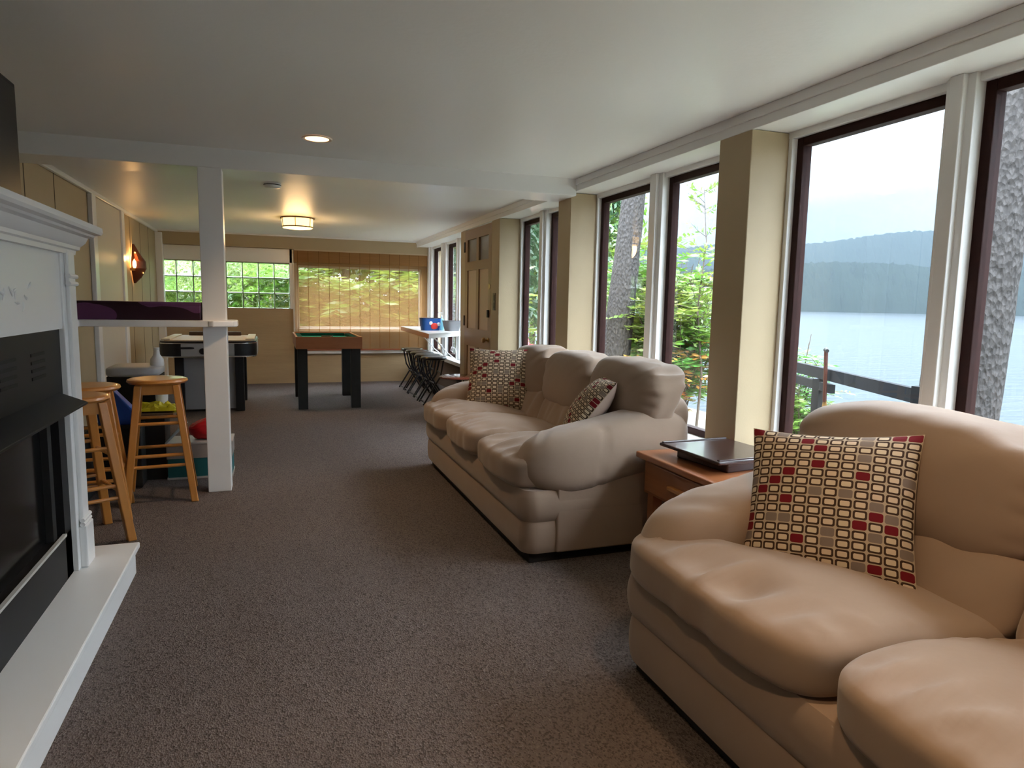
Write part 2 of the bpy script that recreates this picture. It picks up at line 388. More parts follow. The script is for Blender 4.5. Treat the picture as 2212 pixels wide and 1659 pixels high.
MB().tube([(2.33, -0.03, 1.86), (2.33, -0.03, 1.2)], 0.002, 5).build('cord', mat('cord', (0.25, 0.15, 0.06), 0.8), bl)
B(0.335, 2.37, -0.03, 0.05, 2.015, 2.036).build('head_rail', mat('pale headrail', (0.5, 0.38, 0.24), 0.5), bl)

# right wall: piers, soffit, sills, windows
wr = sroot('wall_right', 'window wall with tan piers')
PIERS = [(0.66, 0.91), (2.80, 3.05), (4.90, 5.14), (6.64, 6.90), (-1.50, -1.25)]
for a, b in PIERS: B(XP, XR + 0.11, a, b, 0, 2.143).build('pier', TAN, wr, bevel=0.004)
for a, b in ((Y0, 4.80), (5.15, 6.62), (6.62, Y1)):
    B(XP + 0.012, XR + 0.3, a, b, 2.145, ZC).build('soffit_board', WHITE, wr)
    B(XP - 0.012, XP + 0.014, a, b, 2.185, ZC).build('cornice', WHITE, wr, bevel=0.003)
    B(XP - 0.003, XP + 0.02, a, b, 2.14, 2.19).build('cornice', WHITE, wr, bevel=0.003)
B(XP + 0.012, XR + 0.3, 4.80, 5.15, 2.145, ZC).build('soffit_board', WHITE, wr)
ZS, ZT = 0.50, 2.115
BAYS = [(-2.6, -1.50, [(-2.55, -1.55)]), (-1.25, 0.66, [(-0.25, 0.62), (-1.20, -0.36)]), (0.91, 2.80, [(1.955, 2.774), (0.955, 1.84)]), (3.05, 4.90, [(4.07, 4.877), (3.09, 3.912)]),
        (5.14, 6.64, [(6.03, 6.60), (5.18, 5.885)]), (8.20, Y1, [(9.99, 10.66), (9.06, 9.72), (8.30, 8.95)])]
wn = 3
for a, b, wins in BAYS:
    B(XR + 0.05, XR + 0.11, a, b, 0, ZS - 0.045).build('lower_panel', BROWNW, wr)
    B(XR - 0.14, XR + 0.11, a, b, ZS - 0.05, ZS).build('sill', WHITE, wr, bevel=0.006)
    B(XR, XR + 0.12, a, b, ZT, 2.15).build('head_board', WHITE, wr)
    ed = sorted([a, b] + [e for w in wins for e in w])
    for k in range(0, len(ed), 2):
        y0, y1 = ed[k], ed[k + 1]
        if y1 - y0 < 0.005: continue
        if k in (0, len(ed) - 2) and y1 - y0 < 0.12: B(XR, XR + 0.10, y0, y1, ZS, ZT).build('jamb', WHITE, wr, bevel=0.003)
        else:
            B(XR - 0.02, XR + 0.10, y0, y1, ZS, ZT + 0.03).build('mullion', WHITE, wr, bevel=0.003)
            ym = (y0 + y1) / 2; hw = min((y1 - y0) * 0.24, 0.05)
            B(XR - 0.045, XR - 0.015, ym - hw, ym + hw, ZS, ZT + 0.03).build('cover_strip', WHITE, wr, bevel=0.004)
    for y0, y1 in wins:
        w = sroot('window_%d' % wn, 'tall dark framed lake window'); wn += 1
        x0, x1, s = XR + 0.03, XR + 0.085, 0.042
        B(x0, x1, y0, y0 + s, ZS, ZT).build('stile', SASH, w, bevel=0.004); B(x0, x1, y1 - s, y1, ZS, ZT).build('stile', SASH, w, bevel=0.004)
        B(x0, x1, y0 + s, y1 - s, ZT - s, ZT).build('rail', SASH, w, bevel=0.004); B(x0, x1, y0 + s, y1 - s, ZS, ZS + s).build('rail', SASH, w, bevel=0.004)
        B(x0 + 0.025, x0 + 0.029, y0 + s - 0.005, y1 - s + 0.005, ZS + s - 0.005, ZT - s + 0.005).build('pane', PANE, w)
# wall either side of the brown door
B(XP + 0.02, XR + 0.11, 7.98, 8.20, 0, 2.16).build('pier', TAN, wr)
B(XP + 0.06, XR + 0.11, 6.90, 7.98, 0, 2.16).build('door_backing', TAN, wr) if False else None
d1 = sroot('door_1', 'brown panelled exterior door with two small panes')
DY0, DY1, DX = 6.915, 7.955, XP + 0.005
def dr(y0, y1, z0, z1, m, name, x0=DX, x1=DX + 0.045, **k): return B(x0, x1, y0, y1, z0, z1).build(name, m, d1, **k)
st = 0.105
dr(DY0, DY0 + st, 0.01, 2.13, DOORB, 'stile'); dr(DY1 - st, DY1, 0.01, 2.13, DOORB, 'stile')
ym = (DY0 + DY1) / 2
for z0, z1 in ((0.01, 0.22), (0.78, 0.985), (1.66, 1.76), (2.015, 2.13)): dr(DY0 + st, DY1 - st, z0, z1, DOORB, 'rail')
for z0, z1 in ((0.22, 0.78), (0.985, 1.66), (1.76, 2.015)): dr(ym - 0.045, ym + 0.045, z0, z1, DOORB, 'muntin')
for a, b in ((DY0 + st, ym - 0.045), (ym + 0.045, DY1 - st)):
    for z0, z1 in ((0.22, 0.78), (0.985, 1.66)):
        dr(a, b, z0, z1, DOORP, 'panel', DX + 0.014, DX + 0.03)
    dr(a, b, 1.76, 2.015, mat('dusky door glass', (0.30, 0.31, 0.33), 0.15), 'pane', DX + 0.022, DX + 0.026)
kb = MB().lathe([(0.0, 0), (0.026, 0.0), (0.026, 0.006), (0.011, 0.012), (0.011, 0.035), (0.026, 0.045), (0.030, 0.058), (0.022, 0.07), (0, 0.074)], seg=18).build('door_knob', BRASS, d1, smooth=True)
kb.rotation_euler = (0, -PI / 2, 0); kb.location = (DX, DY0 + 0.075, 0.885)
kp = MB().lathe([(0.0, 0), (0.03, 0), (0.03, 0.004), (0, 0.005)], seg=18).build('lock_rose', BRASS, d1, smooth=True); kp.rotation_euler = (0, -PI / 2, 0); kp.location = (DX - 0.001, DY0 + 0.055, 1.46)
dr(DY0 + 0.06, DY0 + 0.09, 1.13, 1.21, BLACK, 'bolt', DX - 0.02, DX)
for z in (0.35, 1.07, 1.94): dr(DY1 - 0.012, DY1 + 0.02, z - 0.06, z + 0.06, BLACK, 'hinge', DX - 0.01, DX + 0.01)
sw = thing('light_switch', 'brown double switch plate on the pier beside the door', 'switch', (XP, 6.78, 1.30))
B(-0.007, 0.004, -0.04, 0.04, -0.09, 0.09).build('plate', mat('bronze plate', (0.10, 0.07, 0.05), 0.4), sw, bevel=0.003)
for z in (-0.04, 0.04): B(-0.011, -0.005, -0.018, 0.018, z - 0.03, z + 0.03).build('rocker', mat('brown rocker', (0.06, 0.04, 0.03), 0.4), sw)

# rear of the room, behind the viewer
wf = sroot('wall_front', 'plain tan rear wall')
B(XL - 0.15, XR + 0.3, Y0 - 0.15, Y0, 0, ZC).build('plaster', TAN, wf)

# ================================================================== COLUMN AND BAR
cl = thing('support_column', 'square white post standing on the carpet, holding up the ceiling beam', 'column', (-0.35, 4.87, 0))
B(-0.072, 0.07, -0.07, 0.07, 0, 2.106).build('shaft', WHITE, cl, bevel=0.004)
bar = thing('bar_counter', 'white painted bar shelf at chest height fixed to the square post', 'counter', (0, 0, 0))
MB().prism([(-1.10, 4.74), (-0.375, 4.74), (-0.375, 5.10), (-1.52, 5.10), (-1.52, 3.9), (-1.10, 3.9)], 1.10, 1.142).build('shelf', WHITE, bar, bevel=0.004)
MB().prism([(-0.385, 4.735), (-0.355, 4.725), (-0.235, 4.78), (-0.215, 4.81), (-0.215, 4.99), (-0.24, 5.02), (-0.385, 5.02)], 1.10, 1.142).build('rounded_end', WHITE, bar, bevel=0.008)
pb = thing('storage_box', 'long low purple swirl-patterned box lying on the white bar shelf', 'box', (-0.785, 4.92, 1.142))
def swirl():
    m = bpy.data.materials.new('purple swirl satin'); m.use_nodes = True; t = m.node_tree; b = t.nodes['Principled BSDF']
    tcn = N(t, 'ShaderNodeTexCoord'); n = N(t, 'ShaderNodeTexWave'); n.wave_type = 'RINGS'; n.inputs['Scale'].default_value = 4.0; n.inputs['Distortion'].default_value = 6; n.inputs['Detail'].default_value = 0.4
    t.links.new(tcn.outputs['Object'], n.inputs['Vector'])
    r = math_node(t, 'SMOOTH_MIN', n.outputs['Fac'], 1.0)
    f = math_node(t, 'GREATER_THAN', n.outputs['Fac'], 0.55)
    t.links.new(mixc(t, f, (0.022, 0.002, 0.012), (0.13, 0.04, 0.115)), b.inputs['Base Color']); b.inputs['Roughness'].default_value = 0.45
    return m
SW = swirl()
B(-0.36, 0.355, -0.13, 0.13, 0, 0.112).build('body', SW, pb, bevel=0.006)
B(-0.362, 0.357, -0.132, 0.132, 0.092, 0.114).build('lid', SW, pb, bevel=0.004)

# ================================================================== BAR STOOLS
def bar_stool(label, loc, rz):
    t = thing('bar_stool', label, 'stool', loc, rz, 'wooden bar stools by the bar')
    H = 0.775
    s = MB().lathe([(0, H - 0.034), (0.14, H - 0.034), (0.165, H - 0.03), (0.176, H - 0.018), (0.172, H - 0.006), (0.155, H), (0.12, H - 0.002), (0, H - 0.004)], seg=40).build('seat', OAK, t, smooth=True)
    zt = H - 0.034; a, c = 0.105, 0.19
    P = lambda sx, sy, z: Vector((sx * (c + (a - c) * z / zt), sy * (c + (a - c) * z / zt), z))
    for sx in (-1, 1):
        for sy in (-1, 1):
            M = MB(); lo, hi = P(sx, sy, 0), P(sx, sy, zt)
            w = 0.021
            vs = [p + Vector((i * w, j * w, 0)) for p in (lo, hi) for i, j in ((-1, -1), (1, -1), (1, 1), (-1, 1))]
            M._add(vs, [(3, 2, 1, 0), (4, 5, 6, 7)] + [(i, (i + 1) % 4, 4 + (i + 1) % 4, 4 + i) for i in range(4)])
            M.build('leg', OAK, t, bevel=0.005)
    for sgn in (-1, 1):
        z = zt - 0.03
        p, q = P(-1, sgn, z), P(1, sgn, z); B(p.x, q.x, p.y - 0.011, p.y + 0.011, z - 0.03, z + 0.03).build('apron', OAK, t)
        p, q = P(sgn, -1, z), P(sgn, 1, z); B(p.x - 0.011, p.x + 0.011, p.y, q.y, z - 0.03, z + 0.03).build('apron', OAK, t)
        for z in (0.50, 0.30, 0.235): MB().tube([P(-1, sgn, z), P(1, sgn, z)], 0.0105, 8).build('rung', OAK, t, smooth=True)
        for z in (0.46, 0.265): MB().tube([P(sgn, -1, z), P(sgn, 1, z)], 0.0105, 8).build('rung', OAK, t, smooth=True)
    return t
bar_stool('round-seated wooden bar stool standing next to the square white post', (-0.695, 4.79, 0), math.radians(6))
bar_stool('round-seated wooden bar stool behind the one beside the hearth, away from the post', (-1.02, 4.47, 0), math.radians(8))
bar_stool('round-seated wooden bar stool at the far corner of the white hearth', (-0.985, 4.02, 0), math.radians(28))

# ================================================================== FIREPLACE
fp = thing('fireplace', 'white mantel fireplace with black metal insert and hood', 'fireplace', (-0.79, 2.42, 0))
XF = 0.0  # local x of the face (world -0.79); local y = world y - 2.42
HY = 0.89
WHITEF = WHITE
B(-0.73, XF, -HY + 0.12, HY - 0.12, 1.155, 1.47).build('frieze', WHITEF, fp)
B(-0.73, XF - 0.12, -HY, HY, 0.145, 1.50).build('chimney_breast', mat('firebox shell', (0.05, 0.05, 0.05), 0.7), fp)
for s in (-1, 1):
    y0, y1 = (HY - 0.155, HY) if s > 0 else (-HY, -HY + 0.155)
    B(-0.73, XF + 0.008, y0, y1, 0.145, 1.47).build('pilaster', WHITEF, fp, bevel=0.003)
    B(0.006, XF + 0.024, y0 + 0.04, y1 - 0.02, 0.345, 1.47).build('pilaster_face', WHITEF, fp, bevel=0.006)
    B(0.006, XF + 0.036, y0 + 0.03, y1 - 0.005, 0.145, 0.325).build('plinth_block', WHITEF, fp, bevel=0.006)
    for z in (0.332, 0.35, 1.335, 1.365):
        MB().tube([(0.022, y0 + 0.03, z), (0.022, y1 - 0.005, z)], 0.010, 8).build('bead', WHITEF, fp, smooth=True)
# mantel shelf: stacked mouldings, returned at the ends
prof = [(0.00, 1.455), (0.028, 1.455), (0.032, 1.475), (0.048, 1.48), (0.052, 1.495), (0.075, 1.515), (0.088, 1.54), (0.115, 1.547), (0.122, 1.556), (0.150, 1.562), (0.158, 1.575), (0.155, 1.598), (0.0, 1.60)]
mm = MB(); n = len(prof)
vs = []
prof = [(x * 0.68, 1.455 + (z - 1.455) * 0.86) for x, z in prof]
for e, (x, z) in enumerate(prof): vs += [(-0.73, -HY - x, z), (x, -HY - x, z), (x, HY + x, z), (-0.73, HY + x, z)]
fs = []
for i in range(n - 1):
    for k in range(3): fs.append((i * 4 + k, i * 4 + k + 1, (i + 1) * 4 + k + 1, (i + 1) * 4 + k))
fs += [(0, 3, 2, 1), ((n - 1) * 4, (n - 1) * 4 + 1, (n - 1) * 4 + 2, (n - 1) * 4 + 3)]
mm._add(vs, fs); mm.build('mantel_shelf', WHITEF, fp, smooth=True, angle=25)
# carved leaf scroll on the frieze
for k in range(16):
    yy = -0.10 + k * 0.030 + 0.01 * math.sin(k * 2.1); zz = 1.285 + 0.028 * math.sin(k * 0.9); L = 0.036 + 0.01 * math.sin(k * 1.7)
    an = k * 1.3; p = Vector((0.0, yy, zz)); q = p + Vector((0.0015, L * math.cos(an), L * math.sin(an)))
    MB().tube([p, (p + q) / 2 + Vector((0.0015, 0, 0)), q], [0.002, 0.0055, 0.0015], 6).build('carved_leaf', WHITEF, fp, smooth=True)
# black insert
y0, y1 = -HY + 0.155, HY - 0.155
B(-0.13, XF - 0.012, y0, y1, 0.83, 1.156).build('upper_panel', CHARC, fp)
B(-0.13, XF - 0.012, y1 - 0.085, y1, 0.145, 0.84).build('side_panel', CHARC, fp); B(-0.13, XF - 0.012, y0, y0 + 0.085, 0.145, 0.84).build('side_panel', CHARC, fp)
B(-0.13, XF - 0.012, y0, y1, 0.145, 0.33).build('lower_panel', CHARC, fp)
DG = mat('firebox glass', (0.008, 0.008, 0.008), 0.15, spec=0.15)
B(-0.10, -0.055, y0 + 0.08, y1 - 0.08, 0.32, 0.85).build('fire_glass', DG, fp)
for s in (-1, 1): B(-0.06, -0.03, s * (HY - 0.30) - 0.022, s * (HY - 0.30) + 0.022, 0.33, 0.84).build('glass_stile', BLACKM, fp)
B(-0.02, -0.006, y0 + 0.085, y1 - 0.085, 0.326, 0.336).build('bright_edge', mat('pale edge strip', (0.6, 0.57, 0.52), 0.4), fp)  # pale strip along the foot of the firebox glass
HD = MB().prism([(-0.012, 0.905), (0.085, 0.864), (0.085, 0.856), (-0.012, 0.80)], y0 + 0.05, y1 - 0.05, 'y')
HD.build('hood', CHARC, fp, bevel=0.002)
for yy in (-0.45, -0.15, 0.15, 0.45):
    for k in range(4): B(-0.014, -0.009, yy - 0.075, yy + 0.075, 0.985 + k * 0.028, 0.996 + k * 0.028).build('vent_slot', BLACKM, fp)
ht = thing('hearth', 'low white painted hearth step in front of the fireplace', 'hearth', (-0.79, 2.42, 0))
B(-0.10, 0.165, -1.05, 1.03, 0, 0.118).build('riser', WHITE, ht, bevel=0.003)
B(-0.10, 0.183, -1.07, 1.045, 0.118, 0.1448).build('slab', WHITE, ht, bevel=0.005)
tv = thing('television', 'black flat television standing on the mantel shelf', 'television', (-0.93, 3.01, 1.579))
B(-0.02, 0.02, -0.70, 0.19, 0.03, 0.51).build('body', mat('black plastic', (0.006, 0.005, 0.006), 0.4, spec=0.25), tv, bevel=0.006)
B(0.019, 0.023, -0.68, 0.17, 0.05, 0.49).build('screen', mat('dark screen', (0.004, 0.004, 0.006), 0.3, spec=0.2), tv)
for y in (-0.55, 0.05): B(-0.08, 0.08, y - 0.02, y + 0.02, 0.001, 0.035).build('foot', BLACK, tv)

# ================================================================== SOFAS
PIPE = mat('dark seam', (0.20, 0.15, 0.11), 0.9)
def wrinkle(x, y, z, f=9.0, amp=0.006): return amp * noise.noise(Vector((x * f, y * f, z * f)))
def sofa(label, loc, L, n):
    t = thing('sofa', label, 'sofa', loc, 0, 'tan microfibre sofas')
    D = 0.96
    for a, b in ((0.03, 0.13), (D - 0.12, D - 0.04)):
        pass
    B(0.035, D - 0.04, 0.03, L - 0.03, 0, 0.058).build('plinth', BLACKM, t)
    # upholstered base: two bulging bands round front and sides
    def band(z0, z1, bulge, off):
        m = MB(); prof = []
        K = 8
        for k in range(K + 1):
            s = k / K; prof.append((off + bulge * math.sin(PI * s) ** 0.6, z0 + (z1 - z0) * s))
        r = 0.07; path = []
        path.append((D, 0.0, (0, -1)))
        for k in range(7): a = PI / 2 * k / 6; path.append((r - r * math.sin(a), r - r * math.cos(a), (-math.sin(a), -math.cos(a))))
        for k in range(1, 20): path.append((0.0 - 0.0 * math.sin(PI * k / 20), r + (L - 2 * r) * k / 20, (-1, 0)))
        for k in range(7): a = PI / 2 * k / 6; path.append((r - r * math.cos(a), L - r + r * math.sin(a), (-math.cos(a), math.sin(a))))
        path.append((D, L, (0, 1)))
        vs = [(x + nx * (p), y + ny * (p), z + 0.0) for (x, y, (nx, ny)) in path for (p, z) in prof]
        q = K + 1
        fs = [(i * q + k, (i + 1) * q + k, (i + 1) * q + k + 1, i * q + k + 1) for i in range(len(path) - 1) for k in range(K)]
        top = tuple(i * q + K for i in range(len(path))); bot = tuple(i * q for i in range(len(path)))
        back_ = [((len(path) - 1) * q + k, k, k + 1, (len(path) - 1) * q + k + 1) for k in range(K)]
        m._add(vs, fs + [top, bot[::-1]] + back_); return m
    band(0.055, 0.222, 0.012, 0.0).build('lower_band', SOFA, t, smooth=True)
    band(0.218, 0.375, 0.020, 0.004).build('upper_band', SOFA, t, smooth=True)
    # flat side panels
    for y0 in (-0.022, L - 0.026): MB().prism([(0.16, 0.056), (D, 0.056), (D, 0.50), (0.16, 0.40)], y0, y0 + 0.048, 'y').build('side_panel', SOFA, t, bevel=0.012, seg=3, smooth=True)
    def ridge(v): return 1 - abs(noise.noise(v)) * 2.2
    # seat cushions with ears in front of the arms
    aw = 0.27; x0, x1 = -0.055, 0.72; cw = L / n
    for i in range(n):
        ya, yb = i * cw, (i + 1) * cw; ph = i * 3.7 + L
        def fn(u, v, w, p, ya=ya, yb=yb, first=(i == 0), last=(i == n - 1), ph=ph):
            x = x0 + (x1 - x0) * (p.x / (x1 - x0) + 0.5); k = sstep(0.10, 0.26, x)
            a = ya + (aw * k if first else 0.002); b = yb - (aw * k if last else 0.002)
            if first: a += 0.018 * (1 - k)
            if last: b -= 0.0 * (1 - k)
            y = (a + b) / 2 + p.y / cw * (b - a)
            z = 0.452 + p.z - 0.055 * sstep(0.15, 0.70, x)
            crown = (1 - u * u) * (1 - v * v)
            z += 0.034 * crown if w > 0 else 0
            fr = math.exp(-((x + 0.0) / 0.10) ** 2)
            z += (-0.012 if w > 0 else -0.010) * fr * (1 - 0.5 * v * v)
            cr = math.exp(-((x - 0.055) / 0.075) ** 2) * max(0, w) ** 2
            z += cr * 0.030 * (ridge(Vector((y * 9 + 1.5 * x + ph, x * 2.5, ph))) - 0.5) * (1 - v ** 6) + 0.005 * noise.noise(Vector((x * 5, y * 5, ph)))
            z += 0.010 * math.exp(-((abs(v) - 0.86) / 0.10) ** 2) * (ridge(Vector((x * 9 + ph, y * 2, 3))) - 0.5) * max(0, w)
            x += -0.016 * (1 - v * v) * fr + fr * 0.012 * noise.noise(Vector((y * 11, z * 5, ph)))
            return Vector((x, y, z))
        sc_ = cushion((x1 - x0, cw, 0.165), 6.0, 48, fn, 14).build('seat_cushion', SOFA, t, smooth=True, angle=180)
    # arms: fat pads draped over the side panels
    for side in (0, 1):
        def fa(u, v, w, p, side=side):
            x = 0.028 + 0.922 * (u + 1) / 2
            rise = 0.12 * sstep(-0.8, 1.0, u)
            rad = 1.0 - 0.045 * math.exp(-((x - 0.40 - 0.03 * w) / 0.010) ** 2) + 0.03 * math.exp(-((x - 0.22) / 0.16) ** 2)
            yy = p.y * rad; zz = p.z * rad
            y = 0.118 + yy + 0.016 * w
            z = 0.492 + zz + rise
            if u < -0.6: x += (-0.03 * (1 - w * w) * (1 - v * v)) + 0.05 * max(0, w) * (-u - 0.6) * 2.5
            z += 0.006 * noise.noise(Vector((x * 7, y * 7, side * 5))) + 0.012 * (ridge(Vector((x * 9 - y * 6, y * 3, 7 + side))) - 0.5) * math.exp(-((x - 0.15) / 0.1) ** 2) * max(0, w)
            if side: y = L - y
            return Vector((x, y, z))
        cushion((0.92, 0.325, 0.325), 3.2, 36, fa, 24).build('arm', SOFA, t, smooth=True, angle=180)
    # back frame and back cushions
    def fb(u, v, w, p): return Vector((0.86 + p.x + 0.04 * w, L / 2 + p.y, 0.58 + p.z))
    cushion((0.17, L - 0.05, 0.50), 6.0, 16, fb).build('back_frame', SOFA, t, smooth=True, angle=180)
    bwid = (L - 0.04) / n
    for i in range(n):
        yc = 0.02 + (i + 0.5) * bwid; ph = i * 5.1 + L * 3
        lum_w = (L - 2 * aw) / n
        yl = aw + (i + 0.5) * lum_w
        def fl(u, v, w, p, yc=yl, ph=ph):
            x = 0.655 + p.x + 0.10 * (w + 1) * 0.5; y = yc + p.y; z = 0.545 + p.z
            x += -0.018 * (1 - v * v) * (1 - w * w) + 0.012 * (ridge(Vector((y * 8, z * 4 + y * 3, ph))) - 0.5)
            return Vector((x, y, z))
        cushion((0.20, lum_w * 1.01, 0.26), 5.0, 30, fl).build('lumbar_cushion', SOFA, t, smooth=True, angle=180)
        slump = 0.014 * math.sin(ph); tw = 0.02 * math.cos(ph * 1.7)
        def fu(u, v, w, p, yc=yc, ph=ph, slump=slump, tw=tw):
            th = (1.0 + 0.12 * w) * (1 - 0.22 * abs(v) ** 5)
            x = 0.735 + p.x * th + 0.085 * (w + 1) * 0.5 - 0.02 * (1 - v * v) * max(0, 1 - (w + 0.2) ** 2)
            y = yc + p.y * (1.0 + 0.02 * w); z = 0.792 + p.z + 0.026 * (1 - v * v) * max(0, w) - 0.045 * abs(v) ** 5 * max(0, w) + slump + tw * v * max(0, w)
            fold = math.exp(-((w - 0.8) / 0.40) ** 2)
            d = 0.032 * (ridge(Vector((y * 6 + z * 7 + ph, x * 5 - z * 4, ph))) - 0.55) * fold * (0.25 + abs(v) ** 2)
            x += d; z += d * 0.9
            low = math.exp(-((w + 1) / 0.35) ** 2); z += low * 0.03 * noise.noise(Vector((y * 6, 0, ph))) - low * 0.02 * (1 - v * v)
            side_ = math.exp(-((abs(v) - 1) / 0.2) ** 2); x += side_ * 0.012 * (ridge(Vector((z * 12 + ph, x * 5, 2))) - 0.5)
            return Vector((x, y, z))
        cushion((0.255, bwid * 1.09, 0.34), 4.2, 44, fu, 30).build('back_cushion', SOFA, t, smooth=True, angle=180)
    return t
sofa('long tan three-seat sofa with two patterned pillows, under the windows near the door', (1.15, 3.0, 0), 2.22, 3)
sofa('tan two-seat sofa beside the end table, below the lake view window', (1.165, 0.22, 0), 1.80, 2)

# ================================================================== THROW PILLOWS
def pillow(label, cen, xax, zax, size=0.45, T=0.075, seed=0, back=-1):
    """cen: centre; xax: direction of the width; zax: direction of the height"""
    n = 28; m = MB(); sd = seed * 3.3
    xax = Vector(xax).normalized(); zax = Vector(zax); zax = (zax - xax * zax.dot(xax)).normalized(); nrm = xax.cross(zax)
    for side in (1, -1):
        vs = []; uv = []
        for j in range(n + 1):
            for i in range(n + 1):
                u, v = -1 + 2 * i / n, -1 + 2 * j / n
                th = T * max(0.0, (1 - abs(u) ** 2.4)) ** 0.62 * max(0.0, (1 - abs(v) ** 2.4)) ** 0.62
                th += 0.004 * noise.noise(Vector((u * 3, v * 3, sd + side))) * (1 - u * u) * (1 - v * v)
                k = 1 - 0.075 * (1 - v * v) * abs(u) ** 3; k2 = 1 - 0.075 * (1 - u * u) * abs(v) ** 3
                p = (u * size / 2 * k) * xax + (v * size / 2 * k2) * zax + side * th * nrm
                vs.append(p); uv.append(((u + 1) / 2, (v + 1) / 2 + (0.37 if side < 0 else 0)))
        fs = [(j * (n + 1) + i, j * (n + 1) + i + 1, (j + 1) * (n + 1) + i + 1, (j + 1) * (n + 1) + i) for j in range(n) for i in range(n)]
        if side < 0: fs = [f[::-1] for f in fs]
        m._add(vs, fs, uv)
    o = m.build('throw_pillow', PILLOW, None, smooth=True, uv=True, angle=180, loc=cen)
    o.data.materials.append(mat('plain tan cotton', (0.46, 0.35, 0.28), 0.85))
    h = n * n
    for k, pl in enumerate(o.data.polygons):
        if (k < h) == (back > 0): pl.material_index = 1
    return tag(o, label, 'pillow', 'patterned throw pillows on the sofas')
pillow('square pillow of linked rectangles propped in the corner of the two-seat sofa', (1.612, 1.590, 0.676), (0.27, -0.39, 0.04), (0.16, 0.12, 0.39), 0.505, 0.09, 1)
pillow('square pillow of linked rectangles propped on the far arm of the three-seat sofa', (1.62, 4.83, 0.715), (0.5, -0.26, 0.01), (0.15, 0.14, 0.40), 0.51, 0.085, 2)
pillow('square pillow of linked rectangles seen edge-on against the near arm of the three-seat sofa', (1.685, 3.43, 0.705), (0.36, 0.93, 0.0), (0.42, -0.16, 0.60), 0.44, 0.085, 3, 1)
pillow('square pillow of linked rectangles on the two-seat sofa, away from the end table', (1.66, 0.76, 0.70), (0.25, 0.36, 0), (0.16, -0.1, 0.40), 0.45, 0.07, 4)

# ================================================================== END TABLE AND TRAYS
et = thing('end_table', 'cherry wood end table with a drawer standing between the two sofas', 'table', (1.73, 2.10, 0))
B(-0.02, 0.45, 0.0, 0.83, 0.535, 0.565).build('top', CHERRY, et, bevel=0.006)
B(0.02, 0.43, 0.03, 0.80, 0.36, 0.535).build('drawer_case', CHERRY, et)
dw = B(0.008, 0.022, 0.05, 0.78, 0.375, 0.520).build('drawer_front', CHERRY, et, bevel=0.004)
B(-0.015, 0.010, 0.30, 0.55, 0.435, 0.458).build('pull', OAK, dw, bevel=0.006)
for x in (0.03, 0.37):
    for y in (0.04, 0.73): B(x, x + 0.05, y, y + 0.05, 0, 0.36).build('leg', CHERRY, et)
B(0.03, 0.42, 0.04, 0.78, 0.12, 0.14).build('shelf', CHERRY, et)
def board(name, label, loc, rz, sx, sy, z0, z1, ring):
    t = thing(name, label, 'tray', loc, rz, 'dark trays on the end table')
    B(-sx, sx, -sy, sy, z0, z1).build('body', MAHOG, t, bevel=0.006)
    if ring:
        for s in (-1, 1): B(-sx * 0.95, sx * 0.95, s * sy * 0.93 - 0.008, s * sy * 0.93 + 0.008, z1 - 0.001, z1 + 0.006).build('rim', MAHOG, t, bevel=0.002)
    return t
tr1 = board('wooden_case', 'low dark wooden case under the flat tray on the end table', (2.00, 2.60, 0.565), 0.12, 0.15, 0.17, 0.0, 0.036, False)
B(-0.17, 0.17, -0.19, 0.19, 0.036, 0.046).build('lid', MAHOG, tr1, bevel=0.003)
board('wooden_tray', 'dark mahogany flat tray lying on top of the low case on the end table', (1.985, 2.61, 0.611), 0.05, 0.20, 0.22, 0.0, 0.016, True)

# ================================================================== GAME TABLES
ah = thing('air_hockey_table', 'air hockey table with rounded black corners and grey pedestal, behind the white post', 'game table', (-0.67, 8.75, 0))
def rrect(hx, hy, r, k=8):
    pts = []
    for cx, cy, a0 in ((hx - r, hy - r, 0), (-hx + r, hy - r, PI / 2), (-hx + r, -hy + r, PI), (hx - r, -hy + r, 1.5 * PI)):
        pts += [(cx + r * math.cos(a0 + PI / 2 * i / k), cy + r * math.sin(a0 + PI / 2 * i / k)) for i in range(k + 1)]
    return pts
HX, HYY = 0.50, 0.62
MB().prism(rrect(HX, HYY, 0.17), 0.645, 0.79).build('apron', GREYP, ah, smooth=True)
for sx in (-1, 1):
    for sy in (-1, 1):
        pts = [(HX - 0.17 + (0.172) * math.cos(a), HYY - 0.17 + 0.172 * math.sin(a)) for a in [PI / 2 * i / 10 for i in range(11)]]
        pts = [(HX + 0.002, HYY - 0.22)] + pts + [(HX - 0.23, HYY + 0.002), (HX - 0.23, HYY - 0.02), (HX - 0.17, HYY - 0.03), (HX - 0.03, HYY - 0.17), (HX - 0.02, HYY - 0.22)]
        MB().prism([(sx * x, sy * y) for x, y in pts], 0.648, 0.792).build('corner_guard', BLACK, ah, smooth=True)
MB().prism(rrect(HX + 0.004, HYY + 0.004, 0.174), 0.633, 0.643).build('lower_chrome_strip', CHROME, ah, smooth=True)
MB().prism(rrect(HX + 0.004, HYY + 0.004, 0.174), 0.783, 0.791).build('upper_chrome_strip', CHROME, ah, smooth=True)
MB().prism(rrect(HX - 0.004, HYY - 0.004, 0.166), 0.79, 0.808).build('black_rim', BLACK, ah, smooth=True)
MB().prism(rrect(HX - 0.03, HYY - 0.03, 0.15), 0.806, 0.818).build('playing_surface', mat('tan playfield', (0.50, 0.33, 0.18), 0.5), ah, smooth=True)
for s in (-1, 1): B(s * (HX - 0.07) - 0.045, s * (HX - 0.07) + 0.045, -HYY + 0.10, HYY - 0.06, 0.80, 0.835).build('side_rail', mat('pale rail', (0.56, 0.50, 0.38), 0.5), ah, bevel=0.006)
